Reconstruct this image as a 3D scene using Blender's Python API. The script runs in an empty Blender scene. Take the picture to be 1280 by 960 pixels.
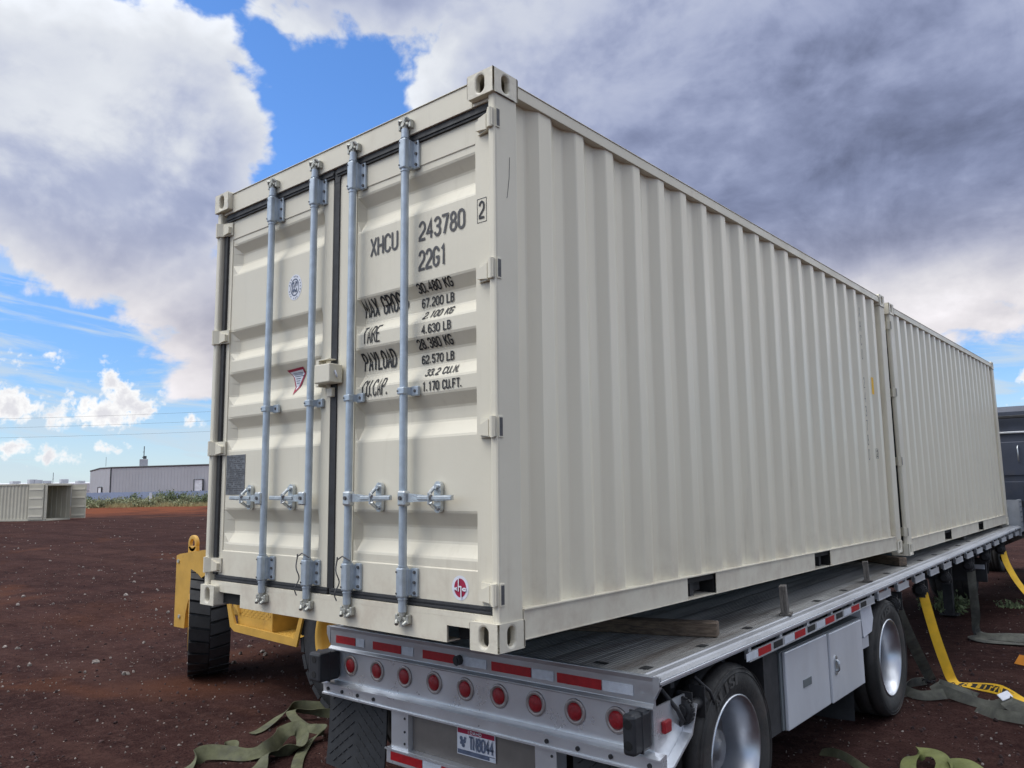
import bpy, bmesh, math, random
from math import sin, cos, pi, radians as rad, degrees as deg, sqrt, atan2
from mathutils import Vector, Matrix, Euler, noise
random.seed(7)
scene = bpy.context.scene
COL = scene.collection
# ------------------------------------------------------------------ camera
CAM = Vector((3.3135, -3.4656, 1.9783))
cam = bpy.data.cameras.new('camera')
cam_o = bpy.data.objects.new('camera', cam)
COL.objects.link(cam_o)
cam.sensor_width = 36.0
cam.lens = 986.15 * 36.0 / 1280.0
cam.clip_start = 0.05
cam.clip_end = 5000
cam_o.matrix_world = Matrix.Translation(CAM) @ Matrix.Rotation(rad(39.967), 4, 'Z') @ Matrix.Rotation(rad(90 + 7.447), 4, 'X') @ Matrix.Rotation(rad(-1.042), 4, 'Z')
scene.camera = cam_o
# ------------------------------------------------------------------ exposure
scene.view_settings.view_transform = 'Standard'
scene.view_settings.look = 'None'
scene.view_settings.exposure = 0.24
scene.view_settings.gamma = 1.0
scene.view_settings.use_curve_mapping = False
# ------------------------------------------------------------------ sky
SUN_AZ, SUN_EL = -140.0, 52.0          # azimuth from +Y towards +X, elevation
world = bpy.data.worlds.new('World')
scene.world = world
world.use_nodes = True
WT = world.node_tree
WT.nodes.clear()


class Ex:
    """a node socket (or a number) with arithmetic"""
    T = None

    def __init__(s, k): s.k = k

    @staticmethod
    def m(op, *a, clamp=False):
        n = Ex.T.nodes.new('ShaderNodeMath'); n.operation = op; n.use_clamp = clamp
        for i, v in enumerate(a):
            v = v.k if isinstance(v, Ex) else v
            if isinstance(v, (int, float)): n.inputs[i].default_value = v
            else: Ex.T.links.new(v, n.inputs[i])
        return Ex(n.outputs[0])
    def __add__(s, o): return Ex.m('ADD', s, o)
    __radd__ = __add__
    def __sub__(s, o): return Ex.m('SUBTRACT', s, o)
    def __rsub__(s, o): return Ex.m('SUBTRACT', o, s)
    def __mul__(s, o): return Ex.m('MULTIPLY', s, o)
    __rmul__ = __mul__
    def __truediv__(s, o): return Ex.m('DIVIDE', s, o)
    def max(s, o): return Ex.m('MAXIMUM', s, o)
    def min(s, o): return Ex.m('MINIMUM', s, o)
    def abs(s): return Ex.m('ABSOLUTE', s)
    def clamp(s): return Ex.m('ADD', s, 0.0, clamp=True)


def smooth(x, a, b, lo=0.0, hi=1.0):
    n = Ex.T.nodes.new('ShaderNodeMapRange'); n.interpolation_type = 'SMOOTHSTEP'
    n.inputs[1].default_value = a; n.inputs[2].default_value = b
    n.inputs[3].default_value = lo; n.inputs[4].default_value = hi
    Ex.T.links.new(x.k, n.inputs[0])
    return Ex(n.outputs[0])


def comb(x, y, z):
    n = Ex.T.nodes.new('ShaderNodeCombineXYZ')
    for i, v in enumerate((x, y, z)):
        v = v.k if isinstance(v, Ex) else v
        if isinstance(v, (int, float)): n.inputs[i].default_value = v
        else: Ex.T.links.new(v, n.inputs[i])
    return n.outputs[0]


def wnoise(vec, scale, detail=6, rough=0.55, dist=0.0):
    n = Ex.T.nodes.new('ShaderNodeTexNoise')
    n.inputs['Scale'].default_value = scale; n.inputs['Detail'].default_value = detail
    n.inputs['Roughness'].default_value = rough; n.inputs['Distortion'].default_value = dist
    Ex.T.links.new(vec, n.inputs['Vector'])
    return Ex(n.outputs[0])


def mixc(f, a, b):
    n = Ex.T.nodes.new('ShaderNodeMix'); n.data_type = 'RGBA'
    Ex.T.links.new(f.k, n.inputs[0])
    for i, v in ((6, a), (7, b)):
        if isinstance(v, tuple): n.inputs[i].default_value = (*v, 1)
        else: Ex.T.links.new(v, n.inputs[i])
    return n.outputs[2]


Ex.T = WT
tc = WT.nodes.new('ShaderNodeTexCoord')
sp = WT.nodes.new('ShaderNodeSeparateXYZ')
WT.links.new(tc.outputs['Generated'], sp.inputs[0])
dx, dy, dz = (Ex(sp.outputs[i]) for i in range(3))
az = Ex.m('ARCTAN2', dx, dy) * (180 / pi)
el = Ex.m('ARCSINE', dz) * (180 / pi)


def ell(az_, el_, a, e, ra, re):
    u = (az_ - a) * (1.0 / ra); v = (el_ - e) * (1.0 / re)
    r = Ex.m('SQRT', u * u + v * v)
    return (1.0 - r) * min(ra, re)


def field(a_, e_):
    """height of the big clouds' field above their edge, in degrees"""
    s = None
    for q in ((-68.5, 22, 12.0, 9.6), (-82, 22, 12, 10), (-60, 13.2, 7, 5.0),
              (-20, 28, 28, 19.5), (-47, 38.0, 15, 7.6), (-15, 13.5, 12, 5.0), (-22, 9, 9, 4), (30, 30, 40, 20), (-110, 30, 26, 16), (120, 30, 50, 22), (-160, 26, 40, 16)):
        t = ell(a_, e_, *q)
        s = t if s is None else s.max(t)
    s = s.max(e_ - 37.0) + 1.2
    for q in ((-52.2, 25.2, 4.2, 3.7), (-54.6, 21.5, 3.0, 4.0), (-58.2, 30.0, 1.9, 1.6), (-61.4, 32.2, 2.0, 1.6)):
        s = s.min(ell(a_, e_, *q) * -1.5)
    # direction vector rebuilt so the noise follows the offset
    ce = Ex.m('COSINE', e_ * (pi / 180)); sa = Ex.m('SINE', a_ * (pi / 180)); ca = Ex.m('COSINE', a_ * (pi / 180)); se = Ex.m('SINE', e_ * (pi / 180))
    v = comb(ce * sa, ce * ca, se * 1.35)
    n1 = wnoise(v, 4.6, 11, 0.60, 0.25)
    b1 = (wnoise(v, 9.0, 3, 0.5) * 2 - 1).abs()
    b2 = (wnoise(v, 21.0, 3, 0.5) * 2 - 1).abs()
    return s + (n1 - 0.5) * 11.0 + (b1 - 0.2) * 3.2 + (b2 - 0.2) * 1.8, v, n1


F, V, n1 = field(az, el)
Fo, _, _ = field(az - 0.7, el + 1.5)      # towards the light
alpha = smooth(F, -0.15, 1.1)
lit = smooth(F - Fo, -2.3, 2.4)
rim = smooth(F, 0.2, 4.5, 1.0, 0.0)
big = wnoise(V, 2.6, 5, 0.5)
# right-hand storm cloud: darker towards the south-east
storm = smooth(az, -46, -20)
dark1 = smooth(ell(az, el, -9, 25, 24, 8.0) + (big - 0.5) * 16 + (n1 - 0.5) * 8, -6.5, 5.5)
dark2 = smooth(ell(az, el, -20, 16.2, 17, 3.3) + (n1 - 0.5) * 10, -3.5, 3.2)
dark = dark1.max(dark2 * 0.85) * smooth(el, 10.5, 15.5)
low_glow = smooth(el, 16.0, 11.5) * storm
streak = wnoise(comb(az * 0.055 + el * 0.03, el * 0.15 - az * 0.02, 0.7), 1.6, 9, 0.6, 0.5)
n5 = wnoise(V, 7.5, 7, 0.62, 0.8)
soft = 1.0 - storm * 0.05
bright = (0.38 + lit * soft * 0.20 + rim * 0.26 * (1.0 - storm * 0.7) + (big - 0.5) * 0.60 * soft + (streak - 0.5) * storm * 0.34 + (n1 - 0.5) * 0.34 + (n5 - 0.5) * storm * 0.42) * (1.0 - storm * 0.14) * (1.0 - dark * 0.36) + low_glow * 0.30
overhead = smooth(el, 36, 60, 1.0, 3.3)  # unseen clouds overhead, brightened to put more light on the containers
behind = 1.0 + smooth(az, -92, -125) * 1.5 + smooth(az, 140, 170) * 1.5 + smooth(az, 4, 16) * smooth(az, 62, 42) * 2.2 - smooth(az, 50, 70) * smooth(az, 150, 130) * 0.05  # added gain: out-of-view sky at the sides and back, brightened to light the containers
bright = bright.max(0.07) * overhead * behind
cl_tint = mixc(smooth(bright, 0.12, 0.72), (0.84, 0.99, 1.58), (0.95, 0.99, 1.06))
cl_warm = mixc(smooth(el, 9, 20, 0.55, 0.0), cl_tint, (1.05, 0.95, 0.96))
# small fair-weather cumulus low over the horizon
s2 = None
for q in ((-67.6, 5.2, 2.9, 1.3), (-67.2, 7.5, .85, 1.1), (-66.4, 6.4, 1.3, 1.2), (-65.4, 5.5, 1.3, .9), (-72.6, 5.6, 2.1, 1.25), (-69.6, 4.8, 1.4, 0.8),
          (-72.3, 2.9, 1.6, 0.75), (-67.4, 2.9, 1.5, 0.4), (-70.3, 2.4, 2.0, 0.5), (-62.1, 4.9, 1.1, 0.5), (-70.5, 8.7, 0.8, 0.4), (-73.2, 8.3, 0.9, 0.5), (-62.3, 6.9, 1.6, 0.5),
          (-5.2, 5.7, 2.0, 1.7), (-10.5, 3.5, 3.0, 1.2), (4, 7, 6, 3), (-80, 6, 5, 2.4), (-56, 5, 3, 1.5), (-50, 6, 4, 2)):
    t = ell(az, el, *q); s2 = t if s2 is None else s2.max(t)
n2 = wnoise(tc.outputs['Generated'], 34.0, 8, 0.62, 0.2)
n3 = (wnoise(tc.outputs['Generated'], 62.0, 3, 0.5) * 2 - 1).abs()
F2 = s2 + (n2 - 0.5) * 2.9 + (n3 - 0.2) * 1.1
a2 = smooth(F2, -0.05, 0.50)
c2 = mixc(smooth(F2 + (n2 - 0.5) * 2.5, 0.1, 1.35), (0.86, 0.86, 0.86), (0.64, 0.64, 0.68))
# thin streaks of high cloud
cz = wnoise(comb(az * 0.085 + el * 0.02, el * 0.55 + az * 0.05, 0.3), 1.0, 7, 0.62, 0.6)
ci = smooth(cz, 0.42, 0.60) * smooth(el, 17, 12) * 0.72
ci = ci.max(smooth(el, 8.0, 0.5) * 0.6)
sky = WT.nodes.new('ShaderNodeTexSky'); sky.sky_type = 'NISHITA'; sky.sun_disc = False
sky.sun_elevation = rad(SUN_EL); sky.sun_rotation = rad(SUN_AZ)
sky.altitude = 1500; sky.air_density = 1.0; sky.dust_density = 0.4; sky.ozone_density = 1.6
SKY = 0.15


def bg(colsock, strength):
    n = WT.nodes.new('ShaderNodeBackground')
    WT.links.new(colsock, n.inputs[0])
    if isinstance(strength, Ex): WT.links.new(strength.k, n.inputs[1])
    else: n.inputs[1].default_value = strength
    return n.outputs[0]


def mixs(f, a, b):
    n = WT.nodes.new('ShaderNodeMixShader'); WT.links.new(f.k, n.inputs[0]); WT.links.new(a, n.inputs[1]); WT.links.new(b, n.inputs[2])
    return n.outputs[0]


hs = WT.nodes.new('ShaderNodeHueSaturation'); hs.inputs['Saturation'].default_value = 1.10
skt = WT.nodes.new('ShaderNodeMix'); skt.data_type = 'RGBA'; skt.blend_type = 'MULTIPLY'; skt.inputs[0].default_value = 1.0
WT.links.new(sky.outputs[0], skt.inputs[6]); WT.links.new(mixc(smooth(el, 3, 24), (0.62, 0.71, 0.82), (1.00, 1.13, 1.34)), skt.inputs[7])
WT.links.new(skt.outputs[2], hs.inputs['Color'])
ciw = WT.nodes.new('ShaderNodeRGB'); ciw.outputs[0].default_value = (0.72, 0.84, 0.95, 1)
sh = mixs(ci, bg(hs.outputs[0], SKY), bg(ciw.outputs[0], 0.72))
sh = mixs(a2, sh, bg(c2, 1.0))
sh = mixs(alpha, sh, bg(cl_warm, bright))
wo = WT.nodes.new('ShaderNodeOutputWorld'); WT.links.new(sh, wo.inputs[0])
# ------------------------------------------------------------------ sun behind thin cloud
sl = bpy.data.lights.new('sun', 'SUN'); sl.energy = 1.0; sl.angle = rad(30); sl.color = (1.0, 0.95, 0.87)
so = bpy.data.objects.new('sun', sl); COL.objects.link(so)
sd = Vector((sin(rad(SUN_AZ)) * cos(rad(SUN_EL)), cos(rad(SUN_AZ)) * cos(rad(SUN_EL)), sin(rad(SUN_EL))))
so.rotation_euler = sd.to_track_quat('Z', 'Y').to_euler()
so.location = (0, 0, 30)


# ------------------------------------------------------------------ materials
def mat(name, base, rough=0.6, metal=0.0, var=0.12, vscale=3.0, bump=0.0, bscale=40.0, second=None, sscale=2.0, slo=0.5, shi=0.7, spec=0.5, stretch=None, samount=1.0, streaks=None):
    m = bpy.data.materials.new(name); m.use_nodes = True
    t = m.node_tree; Ex.T = t
    bs = t.nodes['Principled BSDF']
    co = t.nodes.new('ShaderNodeTexCoord'); vec = co.outputs['Object']
    if stretch:
        mp = t.nodes.new('ShaderNodeMapping'); mp.inputs['Scale'].default_value = stretch
        t.links.new(vec, mp.inputs['Vector']); svec = mp.outputs[0]
    else: svec = vec
    n = wnoise(svec, vscale, 6, 0.6)
    f = smooth(n, 0.3, 0.7)
    lo = tuple(c * (1 - var) for c in base); hi = tuple(min(1, c * (1 + var)) for c in base)
    c = mixc(f, lo, hi)
    if second:
        n2_ = wnoise(svec, sscale, 8, 0.65, 0.3)
        c = mixc(smooth(n2_, slo, shi, 0.0, samount), c, second)
    if streaks:
        mp2 = t.nodes.new('ShaderNodeMapping'); mp2.inputs['Scale'].default_value = (9, 9, .55); t.links.new(vec, mp2.inputs['Vector'])
        k1 = smooth(wnoise(mp2.outputs[0], 1.6, 7, .65), .52, .78); k2 = smooth(wnoise(vec, 1.1, 4, .6), .35, .65)
        c = mixc(k1 * k2 * streaks[1], c, streaks[0])
        k3 = smooth(wnoise(vec, 46, 3, .6), .74, .80) * smooth(wnoise(vec, 2.4, 4, .6), .5, .62)
        c = mixc(k3 * 0.6, c, (0.20, 0.17, 0.13))
        sz = t.nodes.new('ShaderNodeSeparateXYZ'); t.links.new(vec, sz.inputs[0])
        low = smooth(Ex(sz.outputs[2]), .55, .0) * smooth(wnoise(vec, 5, 6, .7), .40, .70)
        c = mixc(low * 0.30, c, (0.30, 0.20, 0.15))
    t.links.new(c, bs.inputs['Base Color'])
    bs.inputs['Roughness'].default_value = rough; bs.inputs['Metallic'].default_value = metal
    bs.inputs['Specular IOR Level'].default_value = spec
    rn = wnoise(svec, vscale * 2.3, 5, 0.6)
    t.links.new((smooth(rn, 0.25, 0.75, rough * 0.82, min(1, rough * 1.18))).k, bs.inputs['Roughness'])
    if bump:
        b = t.nodes.new('ShaderNodeBump'); b.inputs['Strength'].default_value = bump; b.inputs['Distance'].default_value = 0.02
        t.links.new(wnoise(svec, bscale, 6, 0.6).k, b.inputs['Height']); t.links.new(b.outputs[0], bs.inputs['Normal'])
    return m


M_ = {}
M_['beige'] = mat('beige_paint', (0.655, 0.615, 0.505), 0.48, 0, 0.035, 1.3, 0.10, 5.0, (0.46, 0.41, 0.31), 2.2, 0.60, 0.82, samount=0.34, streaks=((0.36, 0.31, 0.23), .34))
M_['cast'] = mat('scuffed_casting_paint', (0.64, 0.60, 0.495), 0.5, 0, 0.06, 6, 0.3, 14, (0.16, 0.13, 0.10), 17, 0.64, 0.74, samount=0.7)
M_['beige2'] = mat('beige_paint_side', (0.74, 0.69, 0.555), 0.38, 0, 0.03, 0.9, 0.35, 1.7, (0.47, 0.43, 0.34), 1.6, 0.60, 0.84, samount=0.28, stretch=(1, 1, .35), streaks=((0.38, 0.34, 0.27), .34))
M_['beige_far'] = mat('beige_paint_far', (0.50, 0.47, 0.38), 0.6, 0, 0.08, 0.8)
M_['galv'] = mat('galvanised_steel', (0.42, 0.48, 0.54), 0.36, 0.35, 0.12, 14, 0.05, 60)
M_['zinc'] = mat('zinc_steel', (0.55, 0.58, 0.60), 0.32, 0.75, 0.15, 20, 0.08, 50)
M_['dullzinc'] = mat('dull_cast_steel', (0.42, 0.42, 0.38), 0.5, 0.5, 0.3, 30, 0.2, 60)
M_['rubber'] = mat('black_rubber', (0.022, 0.023, 0.026), 0.6, 0, 0.25, 8, 0.1, 60)
M_['tyre'] = mat('tyre_rubber', (0.030, 0.029, 0.028), 0.72, 0, 0.3, 5, 0.15, 40, (0.075, 0.055, 0.048), 4, 0.5, 0.75, samount=0.6)
M_['plastic'] = mat('black_plastic', (0.025, 0.026, 0.03), 0.5, 0, 0.15, 8, 0.05, 80)
M_['rimalu'] = mat('wheel_aluminium', (0.60, 0.62, 0.66), 0.33, 0.92, 0.06, 3, 0.0, 3, (0.36, 0.34, 0.33), 2.5, 0.5, 0.8, samount=0.4)
M_['alu'] = mat('aluminium', (0.58, 0.60, 0.63), 0.38, 0.7, 0.12, 3, 0.02, 5, (0.30, 0.29, 0.28), 2.0, 0.5, 0.8, stretch=(.6, 1, 2), samount=0.45)
M_['alu_bright'] = mat('bright_aluminium', (0.76, 0.785, 0.82), 0.31, 0.6, 0.07, 2.5, 0.0, 3, (0.50, 0.50, 0.50), 1.5, 0.4, 0.9, samount=0.3)
M_['rail'] = mat('rail_aluminium', (0.42, 0.43, 0.45), 0.5, 0.5, 0.15, 3, 0.03, 8, (0.18, 0.17, 0.165), 2.0, 0.5, 0.75, stretch=(1, .4, 1), samount=0.6)
M_['deck'] = mat('deck_aluminium', (0.34, 0.335, 0.32), 0.55, 0.35, 0.35, 2.0, 0.1, 30, (0.13, 0.105, 0.085), 1.6, 0.46, 0.7, stretch=(3, .35, 1), samount=0.75)
M_['steel_dark'] = mat('dark_chassis_steel', (0.035, 0.035, 0.038), 0.65, 0.2, 0.3, 5)
M_['greybox'] = mat('grey_white_toolbox_paint', (0.60, 0.62, 0.66), 0.38, 0.2, 0.06, 3, 0.04, 5, (0.30, 0.29, 0.29), 2.6, 0.6, 0.85, stretch=(1, 1, .4), samount=0.5)
M_['boxgrey'] = mat('toolbox_end_grey', (0.16, 0.18, 0.19), 0.5, 0.3, 0.1, 4)
M_['panelgrey'] = mat('dull_grey_panel', (0.21, 0.19, 0.175), 0.55, 0.5, 0.15, 3, 0.03, 10)
M_['red'] = mat('red_lens', (0.30, 0.004, 0.010), 0.42, 0, 0.15, 60, 0.3, 160)
M_['redtape'] = mat('red_reflective_tape', (0.40, 0.012, 0.018), 0.38, 0, 0.12, 30, 0.1, 150)
M_['whitetape'] = mat('white_reflective_tape', (0.62, 0.66, 0.72), 0.4, 0.1, 0.08, 30, 0.1, 150)
M_['lampring'] = mat('lamp_bezel', (0.36, 0.32, 0.31), 0.45, 0.5, 0.1, 20)
M_['yellow'] = mat('worn_yellow_paint', (0.52, 0.30, 0.055), 0.5, 0, 0.12, 3, 0.08, 20, (0.30, 0.15, 0.045), 5, 0.56, 0.72, samount=0.6)
M_['wood'] = mat('weathered_wood', (0.17, 0.125, 0.09), 0.8, 0, 0.4, 6, 0.5, 30, (0.07, 0.05, 0.04), 5, 0.5, 0.7, stretch=(2, 14, 14))
M_['woodgrey'] = mat('grey_weathered_wood', (0.15, 0.135, 0.12), 0.85, 0, 0.4, 8, 0.5, 30, (0.06, 0.055, 0.05), 6, 0.5, 0.7, stretch=(12, 12, 2))
M_['olive'] = mat('olive_webbing', (0.095, 0.098, 0.052), 0.85, 0, 0.3, 9, 0.5, 220, (0.07, 0.07, 0.05), 5, 0.5, 0.75)
M_['olive_lt'] = mat('bright_olive_webbing', (0.175, 0.19, 0.06), 0.8, 0, 0.2, 9, 0.5, 220)
M_['greyweb'] = mat('faded_grey_webbing', (0.105, 0.105, 0.085), 0.85, 0, 0.3, 9, 0.5, 220, (0.06, 0.06, 0.055), 5, 0.45, 0.7)
M_['yweb'] = mat('yellow_webbing', (0.80, 0.47, 0.02), 0.7, 0, 0.1, 9, 0.4, 220, (0.45, 0.25, 0.03), 6, 0.6, 0.8, samount=0.6)
M_['ink'] = mat('black_lettering', (0.018, 0.019, 0.022), 0.6, 0, 0.2, 30)
M_['ink_grey'] = mat('grey_lettering', (0.07, 0.07, 0.075), 0.6, 0, 0.2, 30)
M_['stickwhite'] = mat('white_sticker', (0.66, 0.68, 0.74), 0.45, 0, 0.05, 20)
M_['stickred'] = mat('crimson_sticker', (0.32, 0.012, 0.05), 0.45, 0, 0.1, 20)
M_['stickblue'] = mat('slate_blue_print', (0.10, 0.125, 0.19), 0.5, 0, 0.2, 30)
M_['plate_metal'] = mat('etched_data_plate', (0.15, 0.155, 0.165), 0.45, 0.4, 0.25, 40, 0.2, 120)
M_['darkhole'] = mat('shadowed_steel', (0.012, 0.012, 0.012), 0.9)  # near-black colour stands in for shade inside pockets, slots and holes
M_['amber'] = mat('orange_plastic', (0.55, 0.20, 0.02), 0.5, 0, 0.1, 8)
M_['tractor'] = mat('slate_truck_paint', (0.065, 0.075, 0.105), 0.38, 0.2, 0.12, 2, 0.03, 6, (0.12, 0.11, 0.11), 3, 0.5, 0.8, samount=0.5)
M_['leaf'] = mat('sage_leaf', (0.26, 0.27, 0.15), 0.8, 0, 0.45, 0.8)
M_['leaf2'] = mat('green_leaf', (0.15, 0.19, 0.09), 0.75, 0, 0.4, 1.2)
M_['drygrass'] = mat('dry_grass_blade', (0.26, 0.22, 0.10), 0.85, 0, 0.35, 1.0)
M_['twig'] = mat('brown_twig', (0.09, 0.07, 0.05), 0.9)
M_['wall_grey'] = mat('grey_metal_siding', (0.38, 0.385, 0.41), 0.6, 0.1, 0.05, 0.3)
M_['wall_white'] = mat('white_metal_siding', (0.58, 0.58, 0.60), 0.6, 0, 0.05, 0.3)
M_['roofdark'] = mat('dark_roof_edge', (0.06, 0.065, 0.07), 0.6)
M_['fence'] = mat('blue_grey_fence_slats', (0.27, 0.34, 0.48), 0.7, 0, 0.10, 0.5)
M_['doorwhite'] = mat('white_door_paint', (0.62, 0.64, 0.68), 0.5)
M_['wire'] = mat('black_wire', (0.05, 0.055, 0.06), 0.6)
M_['poleWood'] = mat('brown_pole_wood', (0.10, 0.075, 0.055), 0.85, 0, 0.2, 3)
M_['stone'] = mat('pale_gravel', (0.21, 0.18, 0.16), 0.9, 0, 0.5, 30)
M_['cinder'] = mat('dark_cinder_gravel', (0.034, 0.016, 0.015), 0.95, 0, 0.5, 12)


def ground_material():
    m = bpy.data.materials.new('red_cinder_soil'); m.use_nodes = True
    t = m.node_tree; Ex.T = t; bs = t.nodes['Principled BSDF']
    g = t.nodes.new('ShaderNodeNewGeometry'); P = g.outputs['Position']
    sx = t.nodes.new('ShaderNodeSeparateXYZ'); t.links.new(P, sx.inputs[0])
    X, Y = Ex(sx.outputs[0]), Ex(sx.outputs[1])
    far = Ex.m('SQRT', (X - 3.3) * (X - 3.3) + (Y + 3.5) * (Y + 3.5))
    a = wnoise(P, 0.9, 8, 0.65); b = wnoise(P, 9.0, 7, 0.7); c_ = wnoise(P, 55.0, 4, 0.7)
    col = mixc(smooth(a, 0.35, 0.68), (0.027, 0.0122, 0.0112), (0.055, 0.0265, 0.0230))
    col = mixc(smooth(b, 0.42, 0.75, 0, 0.8), col, (0.082, 0.045, 0.038))
    col = mixc(smooth(c_, 0.36, 0.5, 0.85, 0.0), col, (0.009, 0.006, 0.007))
    col = mixc(smooth(c_, 0.60, 0.72, 0, 0.8), col, (0.105, 0.060, 0.048))
    pt = wnoise(P, 0.16, 5, 0.6, 0.5)
    col = mixc(smooth(pt, 0.56, 0.68, 0, 0.6), col, (0.110, 0.044, 0.024))
    # wheel tracks: long compacted bands, paler and smoother, crossing the yard
    rot = t.nodes.new('ShaderNodeMapping'); rot.inputs['Rotation'].default_value = (0, 0, rad(24)); rot.inputs['Scale'].default_value = (0.10, 1.15, 1); t.links.new(P, rot.inputs['Vector'])
    tk_ = wnoise(rot.outputs[0], 1.0, 4, 0.5, 0.6)
    col = mixc(smooth(tk_, 0.54, 0.66, 0, 0.45) * smooth(b, 0.3, 0.6, 0.5, 1.0), col, (0.070, 0.036, 0.029))
    col = mixc(smooth(tk_, 0.44, 0.34, 0, 0.45), col, (0.026, 0.0125, 0.012))
    # raked bank of orange earth far off
    col = mixc(smooth(far + (a - 0.5) * 26, 62, 88) * smooth(pt, 0.36, 0.52, 0.35, 1), col, (0.150, 0.050, 0.026))
    # pale pebbles pressed in
    v = t.nodes.new('ShaderNodeTexVoronoi'); v.inputs['Scale'].default_value = 17.0; t.links.new(P, v.inputs['Vector'])
    pick = t.nodes.new('ShaderNodeSeparateColor'); t.links.new(v.outputs['Color'], pick.inputs[0])
    peb = smooth(Ex(v.outputs['Distance']), 0.13, 0.22, 1, 0) * smooth(Ex(pick.outputs[0]), 0.86, 0.92) * smooth(wnoise(P, 1.3, 4, .6), 0.44, 0.6)
    col = mixc(peb, col, (0.22, 0.185, 0.165))
    t.links.new(col, bs.inputs['Base Color'])
    bs.inputs['Roughness'].default_value = 1.0; bs.inputs['Specular IOR Level'].default_value = 0.04
    bp = t.nodes.new('ShaderNodeBump'); bp.inputs['Strength'].default_value = 0.9; bp.inputs['Distance'].default_value = 0.03
    h = b * 0.5 + c_ * 0.45 + wnoise(P, 170, 3, .7) * 0.25 + peb * 0.2
    t.links.new(h.k, bp.inputs['Height']); t.links.new(bp.outputs[0], bs.inputs['Normal'])
    return m


M_['hubgrey'] = mat('dusty_hub_metal', (0.22, 0.225, 0.24), 0.5, 0.6, 0.2, 6, 0.1, 30)
M_['ground'] = ground_material()


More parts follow.
